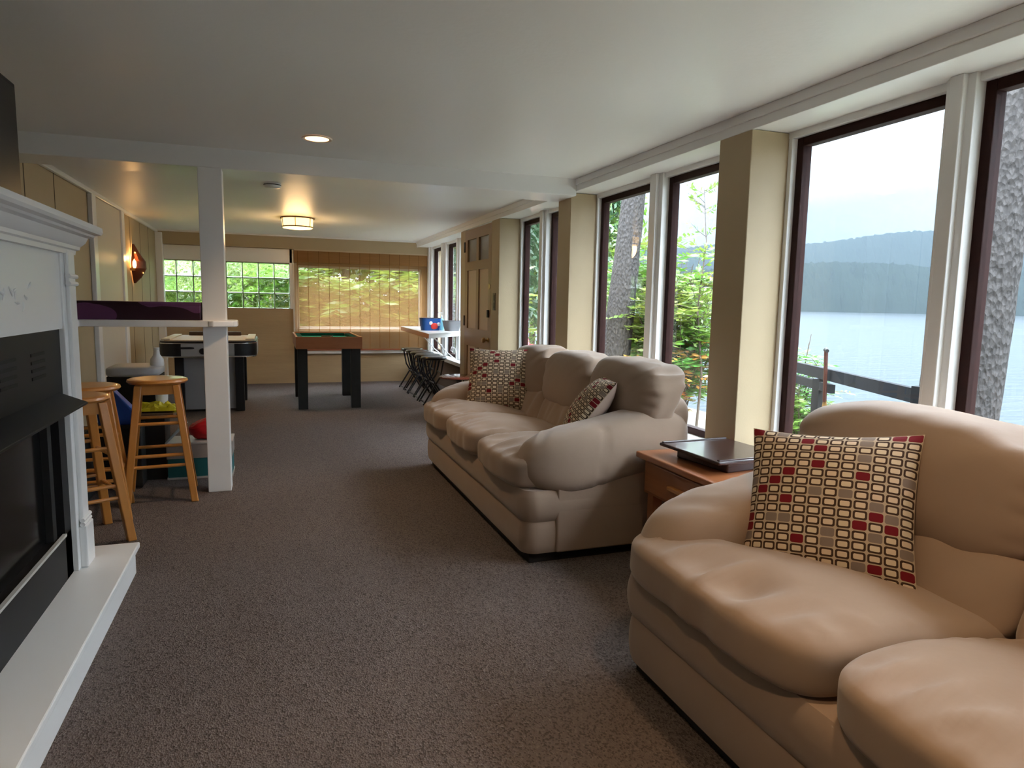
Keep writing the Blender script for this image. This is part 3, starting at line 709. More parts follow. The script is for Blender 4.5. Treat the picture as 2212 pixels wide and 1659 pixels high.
B(-0.30, 0.30, HYY - 0.13, HYY - 0.05, 0.81, 0.865).build('end_rail', mat('dark rail', (0.05, 0.035, 0.025), 0.6), ah, bevel=0.01)
B(-0.265, 0.27, -0.44, 0.44, 0.03, 0.645).build('pedestal', mat('grey pedestal', (0.23, 0.225, 0.235), 0.5), ah)
for sx in (-1, 1):
    for sy in (-1, 1):
        B(sx * 0.31 - 0.047, sx * 0.31 + 0.047, sy * 0.43 - 0.05, sy * 0.43 + 0.05, 0, 0.645).build('leg', BLACK, ah, bevel=0.008)
MB().prism([(x, z) for x, z in [(-0.195 + 0.045 * math.cos(a) + (0.035 if math.cos(a) > 0 else -0.035) - 0.02, 0.735 + 0.012 * math.sin(a)) for a in [2 * PI * i / 16 for i in range(16)]]], -HYY - 0.003, -HYY + 0.01, 'y').build('puck_slot', BLACK, ah)
kn = MB().lathe([(0, 0), (0.034, 0), (0.034, 0.006), (0.026, 0.008), (0, 0.006)], seg=20).build('puck_return', BLACK, ah, smooth=True); kn.rotation_euler = (PI / 2, 0, 0); kn.location = (-0.055, -HYY, 0.70)

pt = thing('pool_table', 'small bar-style pool table with green cloth and four black legs', 'game table', (0.635, 8.83, 0))
px_, py_ = 0.367, 0.62
for s in (-1, 1):
    B(s * px_ - 0.012, s * px_ + 0.012, -py_, py_, 0.715, 0.855).build('side_board', ORANGEW, pt, bevel=0.003)
    B(-px_ - 0.012, px_ + 0.012, s * py_ - 0.012, s * py_ + 0.012, 0.713, 0.856).build('end_board', ORANGEW, pt, bevel=0.003)
    B(s * (px_ - 0.045) - 0.035, s * (px_ - 0.045) + 0.035, -py_ + 0.08, py_ - 0.08, 0.80, 0.845).build('side_cushion', BAIZED, pt, bevel=0.008)
    B(-px_ + 0.08, px_ - 0.08, s * (py_ - 0.045) - 0.035, s * (py_ - 0.045) + 0.035, 0.80, 0.845).build('end_cushion', BAIZED, pt, bevel=0.008)
B(-px_, px_, -py_, py_, 0.72, 0.81).build('cloth_bed', BAIZE, pt)
for sx in (-1, 1):
    for sy in (-1, 1): B(sx * 0.305 - 0.055, sx * 0.305 + 0.055, sy * 0.55 - 0.055, sy * 0.55 + 0.055, 0, 0.715).build('leg', BLACKM, pt, bevel=0.004)
tri = tag(MB().tube([(0.60, 9.0, 0.823), (0.74, 9.06, 0.823), (0.70, 8.92, 0.823), (0.60, 9.0, 0.823)], 0.012, 6).build('ball_rack', mat('black rack', (0.02, 0.03, 0.02), 0.4), None), 'small black triangle rack lying on the green cloth', 'rack')

# ================================================================== WINDOW COUNTER AND ITEMS
wc = thing('window_counter', 'white topped counter shelf with wooden edge under the far windows', 'counter', (0, 0, 0.9))
MB().prism([(1.80, 8.12), (2.42, 8.80), (2.42, 10.5), (1.89, 10.5)], -0.012, 0.0).build('top', mat('white laminate', (0.82, 0.82, 0.82), 0.3), wc)
MB().prism([(1.805, 8.13), (2.42, 8.806), (2.42, 10.49), (1.893, 10.49)], -0.06, -0.012).build('core', WHITE, wc)
MB().prism([(1.797, 8.115), (1.805, 8.125), (1.893, 10.5), (1.883, 10.5)], -0.06, -0.003).build('wood_edge', ORANGEW, wc)
for y in (8.98, 9.75):
    b_ = MB().tube([(2.40, y, -0.42), (2.25, y, -0.30), (2.05, y, -0.08), (2.02, y, -0.06)], 0.009, 6).build('bracket', WHITE, wc, smooth=True)
    MB().tube([(2.40, y, -0.40), (2.36, y, -0.24), (2.31, y, -0.22), (2.30, y, -0.27), (2.33, y, -0.29)], 0.006, 6).build('scroll', WHITE, b_, smooth=True)
# grey fabric basket, blue bag, pump bottle
def tapered(name, label, cat, loc, rz, a, b, h, m, rim):
    t = thing(name, label, cat, loc, rz)
    mb = MB(); K = 24
    ring = lambda hx, hy, z: [(hx * abs(math.cos(q)) ** 0.5 * (1 if math.cos(q) >= 0 else -1), hy * abs(math.sin(q)) ** 0.5 * (1 if math.sin(q) >= 0 else -1), z) for q in [2 * PI * i / K for i in range(K)]]
    vs = ring(*a, 0) + ring((a[0] + b[0]) / 2 * 1.02, (a[1] + b[1]) / 2 * 1.02, h / 2) + ring(*b, h) + ring(b[0] - 0.008, b[1] - 0.008, h) + ring(a[0] - 0.004, a[1] - 0.004, 0.02)
    fs = [tuple(range(K))[::-1], tuple(range(4 * K, 5 * K))] + [(r * K + i, r * K + (i + 1) % K, (r + 1) * K + (i + 1) % K, (r + 1) * K + i) for r in range(4) for i in range(K)]
    mb._add(vs, fs); mb.build('body', m, t, smooth=True)
    if rim: MB().tube([Vector(p) for p in ring(b[0], b[1], h)] + [Vector(ring(b[0], b[1], h)[0])], 0.005, 6).build('rim', rim, t, smooth=True)
    return t
GREYF = mat('grey felt', (0.20, 0.20, 0.21), 0.8, var=0.3, vscale=9)
tapered('fabric_basket', 'grey fabric basket on the window counter beside the blue tub', 'basket', (2.295, 8.92, 0.9), 0.3, (0.085, 0.075), (0.115, 0.10), 0.135, GREYF, GREYF)
bt = tapered('toy_tub', 'blue tub with a red patch on its front on the window counter', 'tub', (2.03, 9.07, 0.9), 0.1, (0.12, 0.08), (0.14, 0.10), 0.165, mat('royal blue plastic', (0.01, 0.09, 0.35), 0.35), mat('navy rim', (0.02, 0.03, 0.08), 0.4))
cushion((0.10, 0.012, 0.085), 2.2, 6, lambda u, v, w, p: Vector((p.x + 0.03, p.y - 0.094 - 0.005 * w, p.z + 0.06))).build('red_patch', mat('red print', (0.7, 0.04, 0.03), 0.4), bt, smooth=True)
for x in (-0.02, 0.09): cushion((0.05, 0.012, 0.05), 2.2, 5, lambda u, v, w, p, x=x: Vector((p.x + x, p.y - 0.094, p.z + 0.105 - abs(x) * 0.2))).build('white_patch', mat('white print', (0.75, 0.78, 0.82), 0.4), bt, smooth=True)
sb = thing('pump_bottle', 'pale aqua pump bottle on the window counter behind the blue tub', 'bottle', (2.21, 9.16, 0.9))
MB().lathe([(0, 0), (0.034, 0), (0.036, 0.01), (0.035, 0.13), (0.028, 0.155), (0.012, 0.165), (0.012, 0.18), (0, 0.18)], seg=18).build('body', mat('aqua gel', (0.35, 0.75, 0.80), 0.2), sb, smooth=True)
pm = MB().lathe([(0.015, 0.178), (0.015, 0.20), (0.005, 0.205), (0.005, 0.235), (0, 0.235)], seg=12).build('pump', WHITE, sb, smooth=True)
MB().box(-0.045, 0.012, -0.008, 0.008, 0.232, 0.245).build('nozzle', WHITE, pm, bevel=0.003)

# ================================================================== FOLDING STOOLS
def fold_stool(label, loc, rz):
    t = thing('folding_stool', label, 'stool', loc, rz, 'black folding stools under the window counter')
    H = 0.60
    MB().lathe([(0, H - 0.04), (0.145, H - 0.04), (0.162, H - 0.03), (0.165, H - 0.015), (0.155, H), (0, H + 0.006)], seg=28).build('seat', mat('black vinyl', (0.018, 0.018, 0.02), 0.3), t, smooth=True)
    for sx in (-1, 1):
        MB().tube([(sx * 0.125, -0.10, H - 0.045), (sx * 0.14, -0.06, 0.36), (sx * 0.16, 0.16, 0.0)], 0.011, 7).build('leg', BLACK, t, smooth=True)
        MB().tube([(sx * 0.110, 0.10, H - 0.045), (sx * 0.125, 0.06, 0.36), (sx * 0.145, -0.16, 0.0)], 0.011, 7).build('leg', BLACK, t, smooth=True)
    for y, z, w in ((0.145, 0.03, 0.158), (-0.145, 0.03, 0.143), (0.02, 0.27, 0.15), (-0.07, 0.40, 0.138)): MB().tube([(-w, y, z), (w, y, z)], 0.008, 6).build('crossbar', BLACK, t, smooth=True)
    return t
for k, (x, y) in enumerate(((1.93, 8.40), (1.935, 8.79), (1.94, 9.17), (1.95, 9.55), (1.955, 9.95))):
    fold_stool(['black round folding stool next to the small round side table',
                'black round folding stool second along from the small round side table',
                'black round folding stool in the middle of the row under the window counter',
                'black round folding stool last but one before the end wall',
                'black round folding stool nearest the end wall with the bamboo blind'][k], (x, y, 0), math.radians(90 + random.uniform(-6, 6)))
rt_ = thing('side_table', 'small round reddish wooden side table behind the far arm of the sofa', 'table', (1.90, 7.05, 0))
MB().lathe([(0, 0.47), (0.20, 0.47), (0.212, 0.478), (0.212, 0.49), (0.20, 0.497), (0, 0.497)], seg=32).build('top', mat('red mahogany top', (0.20, 0.05, 0.03), 0.15, coat=0.6), rt_, smooth=True)
MB().lathe([(0, 0.0), (0.025, 0.02), (0.022, 0.2), (0.03, 0.3), (0.02, 0.4), (0.04, 0.47), (0, 0.47)], seg=16).build('stem', MAHOG, rt_, smooth=True)
for k in range(3):
    a = 2 * PI * k / 3; MB().tube([(0, 0, 0.12), (0.1 * math.cos(a), 0.1 * math.sin(a), 0.08), (0.18 * math.cos(a), 0.18 * math.sin(a), 0.012)], 0.012, 6).build('foot', MAHOG, rt_, smooth=True)

# ================================================================== LAMPS, DETECTOR
def can(label, x, y, r=0.07):
    t = thing('recessed_light', label, 'ceiling light', (x, y, ZC - 0.001), 0, 'recessed ceiling lights')
    MB().lathe([(r + 0.018, 0.0), (r + 0.014, -0.006), (r, -0.004), (r - 0.006, 0.0)], seg=28).build('trim_ring', mat('warm white trim', (0.8, 0.7, 0.6), 0.4), t, smooth=True)
    MB().lathe([(0, -0.003), (r, -0.003)], seg=28).build('lens', mat('warm lens', (1, 0.8, 0.5), 0.5, emit=(1.0, 0.50, 0.20), estr=4.0), t)
    ld = bpy.data.lights.new('recessed_lamp', 'SPOT'); ld.energy = CAN_W; ld.color = (1.0, 0.66, 0.36); ld.spot_size = math.radians(110); ld.spot_blend = 0.7; ld.shadow_soft_size = 0.06
    lo = bpy.data.objects.new('recessed_lamp', ld); COL.objects.link(lo); lo.parent = t; lo.location = (0, 0, -0.02)
    return t
can('round recessed ceiling light glowing warm in front of the beam', 0.275, 4.27)
can('round recessed ceiling light above the two-seat sofa', 1.15, 1.05)
can('round recessed ceiling light above the carpet beside the fireplace', 0.1, 0.6)
dl = thing('flush_ceiling_light', 'round drum ceiling light with amber glass panels over the pool table', 'ceiling light', (0.31, 8.45, ZC))
SH = mat('amber glass shade', (0.9, 0.7, 0.35), 0.5, emit=(1.0, 0.60, 0.20), estr=2.3)
BRZ = mat('bronze frame', (0.16, 0.075, 0.03), 0.4, metal=0.6)
MB().lathe([(0, -0.118), (0.10, -0.126), (0.165, -0.118), (0.170, -0.105), (0.175, -0.02), (0.175, -0.006)], seg=36).build('glass_shade', SH, dl, smooth=True)
MB().lathe([(0.0, 0), (0.192, 0), (0.192, -0.012), (0.176, -0.012)], seg=36).build('top_ring', BRZ, dl, smooth=True)
MB().lathe([(0.176, -0.100), (0.178, -0.103), (0.172, -0.112), (0.168, -0.108)], seg=36).build('lower_ring', BRZ, dl, smooth=True)
for k in range(6):
    a = 2 * PI * k / 6 + 0.35; MB().tube([(0.178 * math.cos(a), 0.178 * math.sin(a), -0.01), (0.174 * math.cos(a), 0.174 * math.sin(a), -0.106)], 0.004, 6).build('strap', BRZ, dl)
ld = bpy.data.lights.new('drum_lamp', 'POINT'); ld.energy = 16; ld.color = (1.0, 0.62, 0.28); ld.shadow_soft_size = 0.15
lo = bpy.data.objects.new('drum_lamp', ld); COL.objects.link(lo); lo.parent = dl; lo.location = (0, 0, -0.17)
sd = thing('smoke_detector', 'round white smoke detector on the ceiling past the beam', 'detector', (0.03, 6.07, ZC))
MB().lathe([(0, -0.035), (0.045, -0.036), (0.06, -0.03), (0.068, -0.016), (0.068, 0), (0, 0)], seg=28).build('body', WHITE, sd, smooth=True)
MB().lathe([(0.069, -0.008), (0.0695, -0.012), (0.069, -0.015)], seg=28).build('vent_ring', BLACKM, sd)
sco = thing('wall_sconce', 'pierced brown leather wall sconce glowing on the left wall past the flat door', 'wall light', (XL, 9.02, 1.66))
LEA = mat('brown leather', (0.10, 0.025, 0.012), 0.45)
mb = MB(); K = 10; rows = [(0.02, 0.23), (0.07, 0.13), (0.135, 0.03), (0.14, -0.05), (0.085, -0.15), (0.02, -0.22)]
vs = [(0.01 + r * math.sin(PI * k / K), -0.9 * r * math.cos(PI * k / K), z) for r, z in rows for k in range(K + 1)]
fs = [(i * (K + 1) + k, i * (K + 1) + k + 1, (i + 1) * (K + 1) + k + 1, (i + 1) * (K + 1) + k) for i in range(len(rows) - 1) for k in range(K) if (i, k) not in ((1, 1), (3, 8))]
mb._add(vs, fs); mb.build('shade', LEA, sco, smooth=True, angle=20)
for (r, z, k) in ((0.07, 0.13, 1.4), (0.138, 0.0, 0.8), (0.115, -0.10, 3.5)):
    a = PI * k / K; o = MB().lathe([(0, 0.002), (0.009, 0.002), (0.009, -0.002), (0, -0.002)], seg=10).build('pierced_hole', mat('lit hole', (1, 0.7, 0.4), 0.5, emit=(1, 0.45, 0.12), estr=2.0), sco)
    o.rotation_euler = (PI / 2 - 0, 0, PI / 2 - a * 0 + (PI / 2 - a)); o.location = (0.012 + (r + 0.004) * math.sin(a), -0.9 * (r + 0.004) * math.cos(a), z)
MB().lathe([(0, -0.05), (0.012, -0.05), (0.02, -0.02), (0.018, 0.02), (0.0, 0.055)], seg=12, c=(0.05, -0.16, -0.0)).build('flame_bulb', mat('bulb glow', (1, 0.8, 0.5), 0.5, emit=(1.0, 0.48, 0.12), estr=9.0), sco, smooth=True)
B(0, 0.05, -0.16, -0.12, -0.08, -0.05).build('bulb_holder', BRASS, sco)
ld = bpy.data.lights.new('sconce_lamp', 'POINT'); ld.energy = 6.0; ld.color = (1.0, 0.55, 0.2); ld.shadow_soft_size = 0.03
lo = bpy.data.objects.new('sconce_lamp', ld); COL.objects.link(lo); lo.parent = sco; lo.location = (0.075, -0.06, 0.06)

# ================================================================== CLUTTER BY THE BAR
YB = 5.55
bn = thing('waste_bin', 'tall black bin with light grey rounded lid behind the bar stools', 'bin', (-0.975, 5.75, 0))
MB().prism(rrect(0.17, 0.19, 0.04), 0, 0.70).build('body', BLACKM, bn, smooth=True)
cushion((0.36, 0.42, 0.08), 5, 12, lambda u, v, w, p: Vector((p.x, p.y, 0.735 + p.z))).build('lid', mat('light grey plastic', (0.50, 0.49, 0.49), 0.45), bn, smooth=True, angle=180)
sq = thing('squeeze_bottle', 'white long-necked bottle standing on the grey bin lid', 'bottle', (-0.825, 5.70, 0.77))
MB().lathe([(0, 0), (0.045, 0), (0.05, 0.012), (0.046, 0.05), (0.022, 0.085), (0.018, 0.13), (0.014, 0.137), (0, 0.137)], seg=18).build('body', WHITE, sq, smooth=True)
MB().lathe([(0.0185, 0.118), (0.020, 0.120), (0.020, 0.138), (0, 0.140)], seg=14).build('cap', WHITE, sq, smooth=True)
cr = thing('storage_crate', 'open black crate with a brown ledge behind the bar stools', 'crate', (-0.83, 5.38, 0))
CB = mat('brown board', (0.22, 0.115, 0.05), 0.6)
B(-0.16, 0.10, -0.13, 0.13, 0, 0.44).build('body', BLACKM, cr); B(-0.165, 0.16, -0.14, 0.14, 0.44, 0.475).build('ledge', CB, cr, bevel=0.004)
yb = MB(); n = 14
vs = []
for j in range(n + 1):
    for i in range(n + 1):
        u, v = -1 + 2 * i / n, -1 + 2 * j / n; R = max(0, 1 - (u * u) ** 2) * max(0, 1 - (v * v) ** 2)
        vs.append((u * 0.175 + 0.02 * noise.noise(Vector((u * 3, v * 3, 1))), v * 0.10, 0.035 * R + 0.05 * R * noise.noise(Vector((u * 5, v * 5, 4.4))) + 0.012 + 0.03 * abs(u) ** 3 * R))
yb._add(vs, [(j * (n + 1) + i, j * (n + 1) + i + 1, (j + 1) * (n + 1) + i + 1, (j + 1) * (n + 1) + i) for j in range(n) for i in range(n)])
yb._add([(x, y, 0.0) for x, y, z in vs], [(j * (n + 1) + i, (j + 1) * (n + 1) + i, (j + 1) * (n + 1) + i + 1, j * (n + 1) + i + 1) for j in range(n) for i in range(n)])
tag(yb.build('plastic_bag', mat('yellow plastic', (0.75, 0.62, 0.02), 0.35), None, smooth=False, loc=(-0.82, 5.36, 0.475)), 'crumpled yellow plastic bag lying on the brown ledge seen through the bar stool', 'bag')
cp = thing('paper_cup', 'plain white paper cup behind the crumpled yellow bag', 'cup', (-0.775, 5.50, 0.475))
MB().lathe([(0, 0), (0.038, 0), (0.045, 0.145), (0.042, 0.145), (0.036, 0.006), (0, 0.006)], seg=22).build('body', WHITE, cp, smooth=True)
MB().tube([(0.045 * math.cos(a), 0.045 * math.sin(a), 0.145) for a in [2 * PI * i / 20 for i in range(21)]], 0.0025, 6).build('rim', WHITE, cp, smooth=True)
tag(MB().prism([(-0.11, 0.0), (0.13, 0.0), (0.10, 0.10), (-0.02, 0.24), (-0.07, 0.24), (-0.12, 0.12)], -0.05, 0.05, 'y').build('tote_bag', mat('bright blue nylon', (0.01, 0.09, 0.45), 0.5, bump=0.3, bscale=12), None, bevel=0.012, loc=(-0.99, 5.12, 0.43)), 'bright blue nylon bag beside the crate with the yellow bag', 'bag')
cdb = thing('lidded_box', 'black box standing on the carpet under the blue bag', 'box', (-0.99, 5.14, 0))
B(-0.14, 0.14, -0.09, 0.09, 0, 0.41).build('body', BLACKM, cdb, bevel=0.006); B(-0.145, 0.145, -0.095, 0.095, 0.405, 0.43).build('lid', BLACKM, cdb, bevel=0.004)
rb = thing('toy_ball', 'red orange toy ball behind the wooden stools', 'ball', (-1.245, 4.86, 0.52))
cushion((0.16, 0.16, 0.16), 2.0, 12).build('skin', mat('red orange rubber', (0.5, 0.045, 0.012), 0.4), rb, smooth=True, angle=180)
MB().lathe([(0, 0.081), (0.008, 0.082), (0.008, 0.078), (0, 0.078)], seg=10).build('valve', BLACK, rb)
bx = thing('plastic_crate', 'black crate under the red orange ball behind the stools', 'box', (-1.245, 4.87, 0))
B(-0.13, 0.13, -0.14, 0.14, 0, 0.44).build('body', BLACKM, bx, bevel=0.006); B(-0.135, 0.135, -0.145, 0.145, 0.43, 0.442).build('rim', BLACKM, bx)
tt = thing('storage_tote', 'clear plastic tote with teal contents standing on the floor behind the white post', 'tote', (-0.515, 5.33, 0))
CLR = mat('milky clear plastic', (0.30, 0.27, 0.25), 0.3)
B(-0.20, 0.22, -0.12, 0.14, 0.012, 0.15).build('teal_contents', mat('teal fabric', (0.005, 0.11, 0.12), 0.6), tt)
B(-0.205, 0.225, -0.125, 0.145, 0.15, 0.255).build('upper_side', CLR, tt); B(-0.21, 0.23, -0.13, 0.15, 0.25, 0.265).build('rim', mat('pale rim', (0.45, 0.42, 0.4), 0.4), tt, bevel=0.004); B(-0.205, 0.225, -0.125, 0.145, 0, 0.014).build('base', mat('pale rim', (0.45, 0.42, 0.4), 0.4), tt)
tag(cushion((0.27, 0.20, 0.16), 2.6, 14, lambda u, v, w, p: Vector((p.x, p.y, p.z + 0.08 + 0.05 * u * max(0, w) + 0.012 * noise.noise(Vector((u * 4, v * 4, w * 4)))))).build('soft_bag', mat('red nylon', (0.42, 0.006, 0.014), 0.45), None, smooth=True, angle=180, loc=(-0.45, 5.33, 0.266)), 'soft red bag lying on top of the clear tote', 'bag')
tag(MB().prism([(-0.10, 0), (-0.085, 0), (0.045, 0.13), (0.02, 0.135)], -0.06, 0.06, 'y').build('folder', mat('pale blue card', (0.45, 0.55, 0.62), 0.5), None, loc=(-0.63, 5.26, 0.264), bevel=0.002), 'pale blue card folder leaning on the red bag', 'folder')

# ================================================================== OUTSIDE
def leaf_mat(name, c1, c2, scale=2.0, tl=0.35):
    m = bpy.data.materials.new(name); m.use_nodes = True; t = m.node_tree; t.nodes.clear()
    o = N(t, 'ShaderNodeOutputMaterial'); d = N(t, 'ShaderNodeBsdfDiffuse'); l = N(t, 'ShaderNodeBsdfTranslucent'); g = N(t, 'ShaderNodeBsdfGlossy')
    g.inputs['Roughness'].default_value = 0.35
    tcn = N(t, 'ShaderNodeTexCoord'); n = N(t, 'ShaderNodeTexNoise'); n.inputs['Scale'].default_value = scale; n.inputs['Detail'].default_value = 3
    t.links.new(tcn.outputs['Object'], n.inputs['Vector'])
    rr = N(t, 'ShaderNodeMapRange'); rr.inputs[1].default_value = 0.35; rr.inputs[2].default_value = 0.65; t.links.new(n.outputs['Fac'], rr.inputs[0])
    c = mixc(t, rr.outputs[0], c1, c2); t.links.new(c, d.inputs[0]); t.links.new(c, l.inputs[0])
    a = N(t, 'ShaderNodeMixShader'); a.inputs[0].default_value = tl; t.links.new(d.outputs[0], a.inputs[1]); t.links.new(l.outputs[0], a.inputs[2])
    b = N(t, 'ShaderNodeMixShader'); b.inputs[0].default_value = 0.07; t.links.new(a.outputs[0], b.inputs[1]); t.links.new(g.outputs[0], b.inputs[2])
    t.links.new(b.outputs[0], o.inputs[0]); return m
LF_GREEN = leaf_mat('fresh green leaves', (0.07, 0.19, 0.02), (0.17, 0.25, 0.035))
LF_SUMAC = leaf_mat('sumac leaves', (0.06, 0.20, 0.03), (0.20, 0.22, 0.035), 1.2)
LF_AUT = leaf_mat('turning leaves', (0.32, 0.10, 0.02), (0.30, 0.22, 0.035), 2.0)
LF_DARK = leaf_mat('dark conifer needles', (0.025, 0.075, 0.03), (0.05, 0.12, 0.05), 0.8, 0.15)
LF_BACK = leaf_mat('garden leaves', (0.04, 0.13, 0.015), (0.26, 0.28, 0.05), 2.5, 0.45)
def bark_mat(name, c1, c2):
    m = bpy.data.materials.new(name); m.use_nodes = True; t = m.node_tree; b = t.nodes['Principled BSDF']
    tcn = N(t, 'ShaderNodeTexCoord'); mp = N(t, 'ShaderNodeMapping'); mp.inputs['Scale'].default_value = (1, 1, 0.55); t.links.new(tcn.outputs['Object'], mp.inputs[0])
    v = N(t, 'ShaderNodeTexVoronoi'); v.inputs['Scale'].default_value = 38; v.feature = 'F1'; t.links.new(mp.outputs[0], v.inputs['Vector'])
    n = N(t, 'ShaderNodeTexNoise'); n.inputs['Scale'].default_value = 34; n.inputs['Detail'].default_value = 8; t.links.new(mp.outputs[0], n.inputs['Vector'])
    f = math_node(t, 'MULTIPLY', n.outputs['Fac'], 1.0)
    t.links.new(mixc(t, f, c1, c2), b.inputs['Base Color']); b.inputs['Roughness'].default_value = 0.9; b.inputs['Specular IOR Level'].default_value = 0.08
    h = math_node(t, 'ADD', v.outputs['Distance'], n.outputs['Fac'])
    bp = N(t, 'ShaderNodeBump'); bp.inputs['Strength'].default_value = 1.0; bp.inputs['Distance'].default_value = 0.02; t.links.new(h, bp.inputs['Height']); t.links.new(bp.outputs[0], b.inputs['Normal'])
    return m
BARK = bark_mat('flaky pine bark', (0.008, 0.0075, 0.0075), (0.080, 0.074, 0.072))
BARKB = bark_mat('brown bark', (0.05, 0.04, 0.03), (0.14, 0.11, 0.09))
TWIG = mat('twig', (0.07, 0.05, 0.035), 0.8)

def gz(x, y):
    z = -0.35 - 2.2 * sstep(6.0, 13.0, x)
    z += max(0.0, y - 12.5) * 0.20 * (1 - sstep(1.0, 5.0, x))
    return z
gm = MB(); nx, ny = 40, 60
vs = []
for j in range(ny + 1):
    for i in range(nx + 1):
        x = -25 + 41 * i / nx; y = -25 + 90 * j / ny; vs.append((x, y, gz(x, y) - 0.05 + 0.08 * noise.noise(Vector((x * 0.7, y * 0.7, 0)))))
gm._add(vs, [(j * (nx + 1) + i, j * (nx + 1) + i + 1, (j + 1) * (nx + 1) + i + 1, (j + 1) * (nx + 1) + i) for j in range(ny) for i in range(nx)])
struct(gm.build('garden_ground', mat('leafy soil', (0.19, 0.15, 0.12), 0.9, var=1.0, vscale=1.5, col2=(0.13, 0.15, 0.10)), smooth=True), 'leafy garden slope')

def water_mat():
    m = bpy.data.materials.new('lake water'); m.use_nodes = True; t = m.node_tree; b = t.nodes['Principled BSDF']
    b.inputs['Base Color'].default_value = (0.030, 0.038, 0.043, 1); b.inputs['Roughness'].default_value = 0.3; b.inputs['IOR'].default_value = 1.33; b.inputs['Specular IOR Level'].default_value = 0.04
    tcn = N(t, 'ShaderNodeTexCoord'); mp = N(t, 'ShaderNodeMapping'); mp.inputs['Rotation'].default_value = (0, 0, 0.7); mp.inputs['Scale'].default_value = (0.35, 1.6, 1)
    n = N(t, 'ShaderNodeTexNoise'); n.inputs['Scale'].default_value = 0.8; n.inputs['Detail'].default_value = 5
    t.links.new(tcn.outputs['Object'], mp.inputs[0]); t.links.new(mp.outputs[0], n.inputs['Vector'])
    bp = N(t, 'ShaderNodeBump'); bp.inputs['Strength'].default_value = 0.35; bp.inputs['Distance'].default_value = 0.3; t.links.new(n.outputs['Fac'], bp.inputs['Height']); t.links.new(bp.outputs[0], b.inputs['Normal'])
    return m
struct(B(11.5, 2500, -1500, 2500, -2.8, -2.3).build('lake', water_mat()), 'rippled grey lake')

HILLM = mat('wooded hillside', (0.02, 0.028, 0.02), 0.95, var=0.6, vscale=0.05, spec=0.0)
def hill(name, label, r0, r1, hfun, jag, step):
    m = MB(); A0, A1 = math.radians(5), math.radians(75); na = step; nr = 14; vs = []
    for i in range(na + 1):
        a = A0 + (A1 - A0) * i / na; H = hfun(math.degrees(a))
        for k in range(nr + 1):
            s = k / nr; r = r0 + (r1 - r0) * s
            z = -2.3 + H * math.sin(PI / 2 * min(1, s * 1.25)) ** 0.8 if s < 0.8 else -2.3 + H * (1 - (s - 0.8) * 1.2)
            if k > 0: z += jag * (noise.noise(Vector((a * 260, k * 1.3, r0))) + 0.6 * noise.noise(Vector((a * 800, k * 2.3, 5)))) * (0.5 + 0.5 * s)
            vs.append((r * math.cos(a), r * math.sin(a), z))
    m._add(vs, [(i * (nr + 1) + k, i * (nr + 1) + k + 1, (i + 1) * (nr + 1) + k + 1, (i + 1) * (nr + 1) + k) for i in range(na) for k in range(nr)])
    return struct(m.build(name, HILLM, smooth=False), label)
hill('near_hill', 'wooded shore across the lake', 860, 1000, lambda d: 58 + 5 * math.sin(d * 0.31), 5.0, 420)
hill('far_hill', 'higher wooded ridge in the mist', 1200, 1650, lambda d: 128 + 26 * math.exp(-((d - 36) / 13) ** 2) + 4 * math.sin(d * 0.5), 6.0, 420)
HAZE = bpy.data.materials.new('mist'); HAZE.use_nodes = True; t = HAZE.node_tree; t.nodes.clear()
o = N(t, 'ShaderNodeOutputMaterial'); vsn = N(t, 'ShaderNodeVolumePrincipled')
vsn.inputs['Color'].default_value = (0.135, 0.172, 0.200, 1); vsn.inputs['Density'].default_value = 0.0013; vsn.inputs['Anisotropy'].default_value = 0.0
t.links.new(vsn.outputs[0], o.inputs['Volume'])
hz = B(330, 2200, -900, 2400, -2.25, 420).build('lake_mist', HAZE); hz['kind'] = 'stuff'; hz['label'] = 'pale mist hanging over the far side of the lake'; hz['category'] = 'mist'

rng = np.random.default_rng(5)
def quads_mesh(name, cen, a, b, m, parent, kind='stuff'):
    n = len(cen); v = np.stack([cen - a, cen + b, cen + a, cen - b], 1).reshape(-1, 3)
    me = bpy.data.meshes.new(name); me.vertices.add(4 * n); me.vertices.foreach_set('co', v.astype(np.float32).ravel())
    me.loops.add(4 * n); me.loops.foreach_set('vertex_index', np.arange(4 * n, dtype=np.int32)); me.polygons.add(n)
    me.polygons.foreach_set('loop_start', np.arange(0, 4 * n, 4, dtype=np.int32)); me.polygons.foreach_set('loop_total', np.full(n, 4, dtype=np.int32))
    me.update(calc_edges=True); me.materials.append(m)
    o = bpy.data.objects.new(name, me); COL.objects.link(o); o.parent = parent; o['kind'] = kind; return o
def unit(v): return v / np.maximum(1e-6, np.linalg.norm(v, axis=1, keepdims=True))
def cloud(n, rx, ry, rz, L, W, droop=0.0, clumps=26, cr=0.33):
    cc = unit(rng.normal(size=(clumps, 3))) * rng.uniform(0.25, 0.95, (clumps, 1)) * np.array([rx, ry, rz])
    c = cc[rng.integers(0, clumps, n)] + unit(rng.normal(size=(n, 3))) * rng.uniform(0, 1, (n, 1)) ** 0.5 * cr * np.array([rx, ry, rz]) * 1.0
    d = unit(rng.normal(size=(n, 3)) - np.array([0, 0, droop])); e = unit(np.cross(d, rng.normal(size=(n, 3))))
    s = rng.uniform(0.6, 1.25, (n, 1)); return c, d * L * s, e * W * s
